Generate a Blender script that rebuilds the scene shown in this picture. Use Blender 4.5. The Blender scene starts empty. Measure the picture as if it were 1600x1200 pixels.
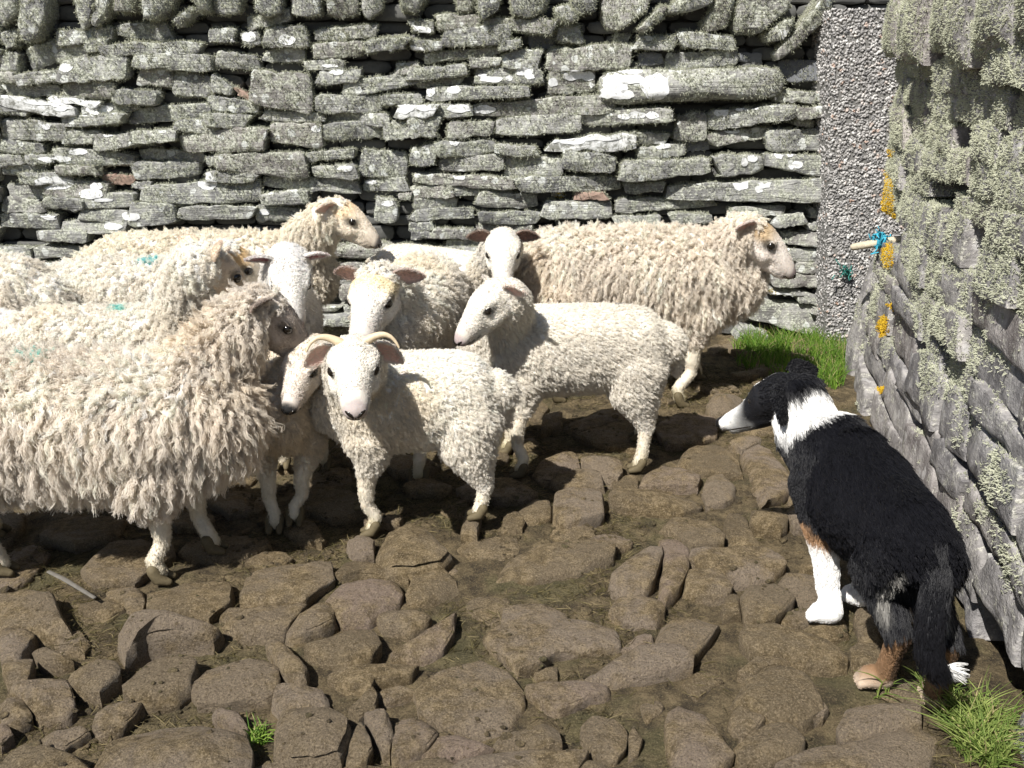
import bpy, math, random
import numpy as np
from mathutils import Vector, Matrix, noise as mnoise
from mathutils.bvhtree import BVHTree

# ------------------------------------------------------------------ camera, sky, sun, exposure
scene = bpy.context.scene
PITCH, CAMH, FPX = math.radians(18.0), 1.40, 1500.0          # photo is 1600 x 1200
cam_d = bpy.data.cameras.new("camera")
cam = bpy.data.objects.new("camera", cam_d)
scene.collection.objects.link(cam)
cam.location = (0, 0, CAMH)
cam.rotation_euler = (math.radians(90) - PITCH, 0, 0)
cam_d.sensor_width = 36.0
cam_d.lens = 36.0 * FPX / 1600.0
cam_d.clip_start, cam_d.clip_end = 0.05, 500.0
scene.camera = cam

SUN_EL = math.radians(50.0)
SUN_AZ = math.radians(37.0)                                   # light travels this far right of straight ahead
world = bpy.data.worlds.new("World")
scene.world = world
world.use_nodes = True
wn = world.node_tree.nodes
sky = wn.new("ShaderNodeTexSky")
sky.sky_type = 'NISHITA'
sky.sun_disc = False
sky.sun_elevation = SUN_EL
sky.sun_rotation = math.pi + SUN_AZ
world.node_tree.links.new(sky.outputs[0], wn["Background"].inputs[0])
wn["Background"].inputs[1].default_value = 0.05

sun_d = bpy.data.lights.new("sun", 'SUN')
sun_d.energy = 5.0
sun_d.angle = math.radians(0.5)
sun_d.color = (1.0, 0.965, 0.905)
sun = bpy.data.objects.new("sun", sun_d)
scene.collection.objects.link(sun)
ldir = Vector((math.sin(SUN_AZ) * math.cos(SUN_EL), math.cos(SUN_AZ) * math.cos(SUN_EL), -math.sin(SUN_EL)))
sun.rotation_euler = ldir.to_track_quat('-Z', 'Y').to_euler()
sun.location = (-3, -4, 8)

scene.view_settings.view_transform = 'Standard'
scene.view_settings.look = 'None'
scene.view_settings.gamma = 1.0
scene.view_settings.exposure = 0.6
scene.cycles_curves.shape = 'RIBBONS'

# ------------------------------------------------------------------ helpers
COL = scene.collection
CP, SP = math.cos(PITCH), math.sin(PITCH)

def ray(u, v):
    a, b = (u - 800) / FPX, -(v - 600) / FPX
    return Vector((a, CP + b * SP, -SP + b * CP))

def gpt(u, v, z=0.0):
    d = ray(u, v)
    t = (z - CAMH) / d.z
    return Vector((d.x * t, d.y * t, z))

def at(u, v, Y):
    d = ray(u, v)
    t = Y / d.y
    return Vector((d.x * t, Y, CAMH + d.z * t))

def link(o, parent=None):
    COL.objects.link(o)
    if parent is not None:
        o.parent = parent
    return o

def empty(name, loc=(0, 0, 0)):
    o = bpy.data.objects.new(name, None)
    o.location = loc
    o.empty_display_size = 0.1
    return link(o)

def tag(o, label=None, cat=None, group=None, kind=None):
    for k, v in (("label", label), ("category", cat), ("group", group), ("kind", kind)):
        if v:
            o[k] = v
    return o

def put(o, parent):
    """parent a mesh that is already in world coordinates"""
    o.parent = parent
    o.matrix_parent_inverse = Matrix.Translation(parent.location).inverted()
    return o

def mesh_obj(name, verts, faces, mat, parent=None, smooth=True, sharp=None):
    me = bpy.data.meshes.new(name)
    me.from_pydata([tuple(v) for v in verts], [], [tuple(f) for f in faces])
    if smooth:
        me.polygons.foreach_set("use_smooth", [True] * len(me.polygons))
    if sharp is not None:
        me.set_sharp_from_angle(angle=math.radians(sharp))
    me.update()
    o = bpy.data.objects.new(name, me)
    if mat:
        me.materials.append(mat)
    COL.objects.link(o)
    if parent is not None:
        put(o, parent)
    return o

def hsh(i, j, k, seed):
    x = (i * 374761393 + j * 668265263 + k * 2147483647 + seed * 974634777).astype(np.int64) & 0xffffffff
    x = ((x ^ (x >> 13)) * 1274126177) & 0xffffffff
    x = (x ^ (x >> 16)) & 0xffffffff
    return x / 2147483648.0 - 1.0

def vnoise(P, seed=0):
    P = np.asarray(P, dtype=np.float64)
    I = np.floor(P).astype(np.int64)
    F = P - I
    F = F * F * (3 - 2 * F)
    r = 0.0
    for a in (0, 1):
        for b in (0, 1):
            for c in (0, 1):
                w = (F[..., 0] if a else 1 - F[..., 0]) * (F[..., 1] if b else 1 - F[..., 1]) * (F[..., 2] if c else 1 - F[..., 2])
                r = r + w * hsh(I[..., 0] + a, I[..., 1] + b, I[..., 2] + c, seed)
    return r

def fbm(P, seed=0, oct=3):
    P = np.asarray(P, dtype=np.float64)
    r, a = 0.0, 1.0
    for o in range(oct):
        r = r + a * vnoise(P * (2 ** o), seed + o * 17)
        a *= 0.5
    return r

def sstep(a, b, x):
    t = np.clip((x - a) / (b - a), 0, 1)
    return t * t * (3 - 2 * t)

def unit(v):
    return v / np.maximum(np.linalg.norm(v, axis=-1, keepdims=True), 1e-9)

# ------------------------------------------------------------------ materials
class Mat:
    def __init__(s, name):
        s.m = bpy.data.materials.new(name)
        s.m.use_nodes = True
        s.nt = s.m.node_tree
        s.b = s.nt.nodes["Principled BSDF"]
    def n(s, t, **kw):
        x = s.nt.nodes.new("ShaderNode" + t)
        for k, v in kw.items():
            if k.startswith("i_"):
                x.inputs[k[2:].replace("_", " ")].default_value = v
            else:
                setattr(x, k, v)
        return x
    def l(s, a, b):
        s.nt.links.new(a, b)
    def ramp(s, fac, stops):
        r = s.n("ValToRGB")
        e = r.color_ramp.elements
        while len(e) < len(stops):
            e.new(0.5)
        for i, (p, c) in enumerate(stops):
            e[i].position = p
            e[i].color = (c[0], c[1], c[2], 1) if len(c) == 3 else c
        s.l(fac, r.inputs[0])
        return r.outputs[0]
    def mix(s, fac, a, b, mode='MIX'):
        x = s.n("Mix", data_type='RGBA', blend_type=mode)
        for sock, v in ((0, fac), (6, a), (7, b)):
            if hasattr(v, "is_linked") or hasattr(v, "links"):
                s.l(v, x.inputs[sock])
            elif sock == 0:
                x.inputs[0].default_value = v
            else:
                x.inputs[sock].default_value = (v[0], v[1], v[2], 1)
        return x.outputs[2]
    def noise(s, vec, scale, detail=4, rough=0.6, dist=0.0):
        x = s.n("TexNoise")
        x.inputs["Scale"].default_value = scale
        x.inputs["Detail"].default_value = detail
        x.inputs["Roughness"].default_value = rough
        x.inputs["Distortion"].default_value = dist
        if vec is not None:
            s.l(vec, x.inputs["Vector"])
        return x.outputs[0]
    def math(s, op, a, b=None):
        x = s.n("Math", operation=op)
        for i, v in enumerate((a, b)):
            if v is None:
                continue
            if isinstance(v, (int, float)):
                x.inputs[i].default_value = v
            else:
                s.l(v, x.inputs[i])
        return x.outputs[0]
    def bump(s, h, strength, dist):
        b = s.n("Bump")
        b.inputs["Strength"].default_value = strength
        b.inputs["Distance"].default_value = dist
        s.l(h, b.inputs["Height"])
        s.l(b.outputs[0], s.b.inputs["Normal"])
    def pos(s):
        return s.n("NewGeometry").outputs["Position"]

def wall_stone_mat(name, tint=(1, 1, 1), lichen=0.5, spots=0.8, layers=0.8):
    M = Mat(name)
    P = M.pos()
    rnd = M.n("ObjectInfo").outputs["Random"]
    base = M.ramp(rnd, [(0.0, (0.15, 0.15, 0.155)), (0.35, (0.22, 0.22, 0.22)), (0.7, (0.27, 0.265, 0.25)), (0.9, (0.22, 0.195, 0.18)), (1.0, (0.3, 0.27, 0.24))])
    n1 = M.noise(P, 9, 6, 0.7)
    c = M.mix(0.55, base, M.ramp(n1, [(0.40, (0.09, 0.09, 0.09)), (0.5, (0.25, 0.25, 0.245)), (0.6, (0.46, 0.46, 0.44))]))
    # grey green crust of lichen
    n2 = M.noise(P, 16, 8, 0.75)
    n3 = M.noise(P, 90, 3, 0.7)
    lm = M.ramp(M.math('ADD', n2, M.math('MULTIPLY', M.math('SUBTRACT', n3, 0.5), 0.5)), [(0.62 - 0.28 * lichen, (0, 0, 0)), (0.70 - 0.25 * lichen, (1, 1, 1))])
    lc = M.ramp(n3, [(0.40, (0.17, 0.18, 0.14)), (0.52, (0.40, 0.415, 0.335)), (0.62, (0.60, 0.61, 0.54))])
    c = M.mix(M.math('MULTIPLY', lm, 0.85), c, lc)
    # small pale crust rosettes
    v = M.n("TexVoronoi")
    v.inputs["Scale"].default_value = 17
    dp = M.n("VectorMath", operation='ADD')
    M.l(P, dp.inputs[0])
    nz = M.n("TexNoise")
    nz.inputs["Scale"].default_value = 30
    M.l(P, nz.inputs["Vector"])
    sc = M.n("VectorMath", operation='SCALE')
    M.l(nz.outputs["Color"], sc.inputs[0])
    sc.inputs["Scale"].default_value = 0.035
    M.l(sc.outputs[0], dp.inputs[1])
    M.l(dp.outputs[0], v.inputs["Vector"])
    sel = M.math('GREATER_THAN', M.n("SeparateColor").outputs[0], 0.72)
    sepn = sel.node.inputs[0].links[0].from_node
    M.l(v.outputs["Color"], sepn.inputs[0])
    spot = M.math('MULTIPLY', M.math('LESS_THAN', v.outputs["Distance"], 0.33), sel)
    c = M.mix(M.math('MULTIPLY', spot, spots), c, (0.62, 0.64, 0.62))
    c = M.mix(1.0, c, tint, 'MULTIPLY')
    M.l(c, M.b.inputs["Base Color"])
    M.b.inputs["Roughness"].default_value = 0.88
    M.b.inputs["Specular IOR Level"].default_value = 0.25
    lay = M.n("Mapping")
    lay.inputs["Scale"].default_value = (5, 5, 85)
    M.l(P, lay.inputs["Vector"])
    h = M.math('ADD', M.math('MULTIPLY', M.noise(lay.outputs[0], 1.0, 5, 0.65), layers), M.math('ADD', M.math('MULTIPLY', n3, 0.45), M.math('MULTIPLY', M.noise(P, 28, 6, 0.7), 0.8)))
    M.bump(h, 0.9, 0.012)
    return M.m

def cobble_mat():
    M = Mat("muddy_cobble")
    P = M.pos()
    rnd = M.n("ObjectInfo").outputs["Random"]
    stone = M.ramp(rnd, [(0.0, (0.15, 0.115, 0.07)), (0.3, (0.215, 0.168, 0.108)), (0.6, (0.26, 0.207, 0.148)), (0.85, (0.31, 0.25, 0.195)), (1.0, (0.31, 0.235, 0.19))])
    n1 = M.noise(P, 5, 9, 0.68)
    mud = M.ramp(M.noise(P, 30, 9, 0.75), [(0.40, (0.114, 0.081, 0.038)), (0.5, (0.220, 0.161, 0.081)), (0.6, (0.360, 0.273, 0.154))])
    c = M.mix(M.ramp(n1, [(0.44, (0.08, 0.08, 0.08)), (0.58, (0.95, 0.95, 0.95))]), stone, mud)
    n2 = M.noise(P, 210, 5, 0.75)
    c = M.mix(M.ramp(n2, [(0.53, (0, 0, 0)), (0.62, (0.6, 0.6, 0.6))]), c, (0.534, 0.422, 0.278))
    c = M.mix(M.ramp(n2, [(0.38, (0.8, 0.8, 0.8)), (0.45, (0, 0, 0))]), c, (0.080, 0.056, 0.028))
    n4 = M.noise(P, 70, 8, 0.8)
    c = M.mix(M.ramp(n4, [(0.55, (0, 0, 0)), (0.62, (0.75, 0.75, 0.75))]), c, (0.114, 0.081, 0.038))
    M.l(c, M.b.inputs["Base Color"])
    M.l(M.ramp(n1, [(0.42, (0.42, 0.42, 0.42)), (0.55, (0.9, 0.9, 0.9))]), M.b.inputs["Roughness"])
    M.b.inputs["Specular IOR Level"].default_value = 0.35
    h = M.math('ADD', M.math('MULTIPLY', M.noise(P, 26, 10, 0.78), 1.6), M.math('ADD', M.math('MULTIPLY', n2, 0.3), M.math('MULTIPLY', n4, 0.7)))
    M.bump(h, 1.0, 0.020)
    return M.m

def mud_mat():
    M = Mat("trodden_mud")
    P = M.pos()
    n = M.noise(P, 14, 10, 0.75)
    c = M.ramp(n, [(0.40, (0.067, 0.047, 0.023)), (0.5, (0.166, 0.122, 0.060)), (0.6, (0.307, 0.231, 0.124))])
    g = M.ramp(M.noise(P, 3.2, 5, 0.6), [(0.5, (0, 0, 0)), (0.6, (1, 1, 1))])
    c = M.mix(M.math('MULTIPLY', g, 0.5), c, (0.133, 0.130, 0.043))
    n2 = M.noise(P, 200, 5, 0.8)
    c = M.mix(M.ramp(n2, [(0.53, (0, 0, 0)), (0.62, (0.7, 0.7, 0.7))]), c, (0.400, 0.318, 0.177))
    c = M.mix(M.ramp(n2, [(0.38, (0.8, 0.8, 0.8)), (0.45, (0, 0, 0))]), c, (0.047, 0.032, 0.015))
    M.l(c, M.b.inputs["Base Color"])
    M.b.inputs["Roughness"].default_value = 0.75
    h = M.math('ADD', M.math('MULTIPLY', M.noise(P, 45, 10, 0.8), 1.6), M.math('MULTIPLY', n2, 0.5))
    M.bump(h, 1.0, 0.03)
    return M.m

def attr_mat(name, rough=0.8, spec=0.2, sss=0.0, var=0.15, scale=60, bump=0.0, transl=0.0):
    """colour from the point attribute 'col' with a little grain"""
    M = Mat(name)
    a = M.n("Attribute", attribute_name="col")
    c = a.outputs["Color"]
    P = M.pos()
    if var > 0:
        n = M.noise(P, scale, 4, 0.7)
        c = M.mix(1.0, c, M.ramp(n, [(0.25, (1 - var,) * 3), (0.75, (1 + var,) * 3)]), 'MULTIPLY')
        if bump > 0:
            M.bump(n, bump, 0.006)
    M.l(c, M.b.inputs["Base Color"])
    M.b.inputs["Roughness"].default_value = rough
    M.b.inputs["Specular IOR Level"].default_value = spec
    if sss > 0:
        M.b.inputs["Subsurface Weight"].default_value = sss
        M.b.inputs["Subsurface Radius"].default_value = (0.012, 0.007, 0.004)
        M.b.inputs["Subsurface Scale"].default_value = 0.4
    if transl > 0:
        t = M.n("BsdfTranslucent")
        M.l(c, t.inputs["Color"])
        ms = M.n("MixShader")
        ms.inputs[0].default_value = transl
        M.l(M.b.outputs[0], ms.inputs[1])
        M.l(t.outputs[0], ms.inputs[2])
        M.l(ms.outputs[0], M.nt.nodes["Material Output"].inputs[0])
    return M.m

def plain(name, col, rough=0.7, spec=0.3, var=0.2, scale=40, bump=0.3):
    M = Mat(name)
    n = M.noise(M.pos(), scale, 5, 0.7)
    c = M.mix(1.0, col, M.ramp(n, [(0.25, (1 - var,) * 3), (0.75, (1 + var,) * 3)]), 'MULTIPLY')
    M.l(c, M.b.inputs["Base Color"])
    M.b.inputs["Roughness"].default_value = rough
    M.b.inputs["Specular IOR Level"].default_value = spec
    if bump:
        M.bump(n, bump, 0.004)
    return M.m

def curves_obj(name, P, R, C, mat, parent=None):
    """P (N,K,3) strands, R (N,K) radius, C (N,K,3) or (N,3) colour"""
    N, K = P.shape[:2]
    cu = bpy.data.hair_curves.new(name)
    cu.add_curves([K] * N)
    cu.attributes["position"].data.foreach_set("vector", np.ascontiguousarray(P, dtype=np.float32).ravel())
    ra = cu.attributes.get("radius") or cu.attributes.new("radius", 'FLOAT', 'POINT')
    ra.data.foreach_set("value", np.ascontiguousarray(R, dtype=np.float32).ravel())
    if C.ndim == 2:
        C = np.repeat(C[:, None, :], K, axis=1)
    rgba = np.ones((N, K, 4), dtype=np.float32)
    rgba[..., :3] = C
    ca = cu.attributes.new("col", 'FLOAT_COLOR', 'POINT')
    ca.data.foreach_set("color", rgba.ravel())
    cu.materials.append(mat)
    o = bpy.data.objects.new(name, cu)
    COL.objects.link(o)
    if parent is not None:
        put(o, parent)
    return o

def sample_tris(V, T, n, rng, weight=None):
    """area weighted points, normals (face) and triangle numbers"""
    a, b, c = V[T[:, 0]], V[T[:, 1]], V[T[:, 2]]
    cr = np.cross(b - a, c - a)
    ar = np.linalg.norm(cr, axis=1) * 0.5
    w = ar if weight is None else ar * weight
    w = w / w.sum()
    idx = rng.choice(len(T), size=n, p=w)
    r1, r2 = np.sqrt(rng.random(n)), rng.random(n)
    bc = np.stack([1 - r1, r1 * (1 - r2), r1 * r2], 1)
    P = bc[:, :1] * a[idx] + bc[:, 1:2] * b[idx] + bc[:, 2:] * c[idx]
    return P, unit(cr[idx]), idx, bc
# ------------------------------------------------------------------ stones
def resample(poly, n):
    """n points round the outline that keep its corners"""
    poly = np.asarray(poly, float)
    seg = np.roll(poly, -1, 0) - poly
    ln = np.linalg.norm(seg, axis=1)
    if len(poly) >= n:
        return poly
    cnt = np.maximum(1, np.floor(ln / ln.sum() * n)).astype(int)
    while cnt.sum() < n:
        cnt[np.argmax(ln / cnt)] += 1
    while cnt.sum() > n:
        m = np.where(cnt > 1, ln / cnt, 1e9)
        cnt[np.argmin(m)] -= 1
    return np.concatenate([p + sg * (np.arange(c) / c)[:, None] for p, sg, c in zip(poly, seg, cnt)])

def stone_geo(poly, thick, bevel, rng, dome=0.008, n=30, smooth=1, rough=0.03, tilt=0.03, grain=0.004, chop=5, lump=0.012, fine=0.0):
    """a stone: outline in its own plane, z outwards, face near z = 0, back at -thick"""
    p = resample(poly, n)
    n = len(p)
    area = 0.5 * np.sum(p[:, 0] * np.roll(p[:, 1], -1) - np.roll(p[:, 0], -1) * p[:, 1])
    if area < 0:
        p = p[::-1]
    for _ in range(smooth):
        p = 0.5 * p + 0.25 * (np.roll(p, 1, 0) + np.roll(p, -1, 0))
    c = p.mean(0)
    size = math.sqrt(abs(area))
    sd = int(rng.integers(1, 99999))
    off = np.concatenate([p / size * 2.3, np.full((n, 1), sd * 0.37)], 1)
    nr = fbm(off, sd, 3)
    d = p - c
    r = np.linalg.norm(d, axis=1, keepdims=True)
    dn = d / np.maximum(r, 1e-6)
    p = p + dn * (nr[:, None] * rough * size)
    d = p - c
    tx, ty = rng.normal(0, tilt, 2)
    rings = []
    for s in ((0.28, 0.55, 0.78) if fine == 0 else (0.2, 0.4, 0.6, 0.76, 0.9)):
        q = c + d * s
        rings.append((q, dome * (1 - s * s)))
    b = min(bevel, 0.22 * size)
    prof = ((1.05, 0.0), (0.5, -0.18), (0.15, -0.5), (0.0, -1.0))
    lim = np.minimum(1.0, (np.linalg.norm(d, axis=1, keepdims=True) * 0.2) / max(b, 1e-6))
    for k, zz in prof:
        rings.append((p - dn * b * k * lim, zz * b))
    wob = vnoise(off * 1.7, sd + 5)[:, None]
    rings.append((p - dn * (0.01 + 0.02 * wob) * size, -b - 0.4 * max(thick - b, 0.005)))
    rings.append((p - dn * (0.08 + 0.04 * wob) * size, -max(thick, b * 1.5)))
    V = [np.concatenate([c, [dome]])[None]]
    for q, z in rings:
        V.append(np.concatenate([q, np.full((n, 1), z)], 1))
    V = np.concatenate(V)
    N3 = np.stack([fbm(V / size * 2.0 + sd * 1.3, sd + 9, 3), fbm(V / size * 2.0 + sd * 2.1, sd + 11, 3), fbm(V / size * 2.6 + sd, sd + 13, 4)], 1)
    V = V + N3 * np.array([0.6, 0.6, 1.0]) * (grain + lump * size)
    late = fine * (fbm(V * 24, sd + 21, 3) + 0.7 * np.abs(fbm(V * 60, sd + 23, 2)))
    ext = np.abs(V[:, :2] - c).max(0)
    for _ in range(chop):                                       # broken faces
        a = rng.uniform(0, 6.283)
        nz = rng.uniform(0.35, 0.95)
        m = np.array([math.cos(a) / max(ext[0], 1e-4) * size * 0.5, math.sin(a) / max(ext[1], 1e-4) * size * 0.5, 0.0])
        m = m / np.linalg.norm(m) * math.sqrt(1 - nz * nz)
        m[2] = nz
        dd = (V - np.array([c[0], c[1], 0])) @ m
        cut = dd.max() - rng.uniform(0.05, 0.30) * min(ext.min() * 0.8, thick) * 0.6
        over = np.maximum(dd - cut, 0)[:, None]
        V = V - over * m
    V[:, 2] += late
    V[:, 2] += tx * (V[:, 0] - c[0]) + ty * (V[:, 1] - c[1])
    F = [(0, 1 + i, 1 + (i + 1) % n) for i in range(n)]
    R = len(rings)
    for k in range(R - 1):
        a, bb = 1 + k * n, 1 + (k + 1) * n
        F += [(a + i, bb + i, bb + (i + 1) % n, a + (i + 1) % n) for i in range(n)]
    return V, F

def lens(x0, y0, x1, y1, h0, h1, rng, k=12):
    """outline of a slab lying in a course: from (x0, y0) to (x1, y1), h0 and h1 high at its ends, image axes"""
    top, bot = [], []
    ex = rng.uniform(0.55, 1.0, 4)
    for i in range(k + 1):
        t = i / k
        x, y = x0 + (x1 - x0) * t, y0 + (y1 - y0) * t
        h = (h0 + (h1 - h0) * t) * 0.56
        e = min(t, 1 - t) / 0.08
        h2 = h * (1 if e >= 1 else (0.78 + 0.22 * e))
        top.append((x + (1 - min(e, 1)) * rng.normal(0, 3.5), y - h2 * ex[0 if t < .5 else 1] ** 0.3 + rng.normal(0, 0.9)))
        bot.append((x + (1 - min(e, 1)) * rng.normal(0, 3.5), y + h2 * ex[2 if t < .5 else 3] ** 0.3 + rng.normal(0, 0.9)))
    return top + bot[::-1]

class Soup:
    """triangles of many stones, for sampling and for ray casts"""
    def __init__(s):
        s.V, s.T, s.n = [], [], 0
    def add(s, V, F):
        V = np.asarray(V)
        s.V.append(V)
        t = []
        for f in F:
            for i in range(1, len(f) - 1):
                t.append((f[0], f[i], f[i + 1]))
        s.T.append(np.asarray(t) + s.n)
        s.n += len(V)
    def get(s):
        return np.concatenate(s.V), np.concatenate(s.T)
# ------------------------------------------------------------------ ground
rng = np.random.default_rng(11)
M_mud, M_cob = mud_mat(), cobble_mat()
M_stone = wall_stone_mat("lichened_slate", (1.0, 1.0, 0.99), 0.55)
M_stone_r = wall_stone_mat("bare_slate", (1.0, 0.955, 0.965), 0.24, 0.3, 0.25)
M_core = plain("wall_hearting_stone", (0.11, 0.11, 0.105), 0.9, 0.1)

def axis(lo, hi, step, far):
    a = list(np.arange(lo, hi + 1e-6, step))
    ext = [0.3, 1, 3, 9, far]
    return np.array([lo - e for e in ext[::-1]] + a + [hi + e for e in ext])

def ground_h(x, y):
    P = np.stack([x, y, np.zeros_like(x)], -1)
    return -0.004 + 0.012 * fbm(P * 2.6, 3, 4) + 0.009 * fbm(P * 14, 8, 3) + 0.004 * fbm(P * 40, 18, 2)

gx, gy = axis(-2.6, 2.4, 0.025, 150), axis(1.2, 5.6, 0.025, 150)
X, Y = np.meshgrid(gx, gy)
Z = ground_h(X, Y)
nx, ny = len(gx), len(gy)
idx = np.arange(nx * ny).reshape(ny, nx)
gf = np.stack([idx[:-1, :-1], idx[:-1, 1:], idx[1:, 1:], idx[1:, :-1]], -1).reshape(-1, 4)
ground = mesh_obj("ground", np.stack([X, Y, Z], -1).reshape(-1, 3), gf.tolist(), M_mud)
tag(ground, "brown trodden mud between the cobbles of the pen", kind="structure")

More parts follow.
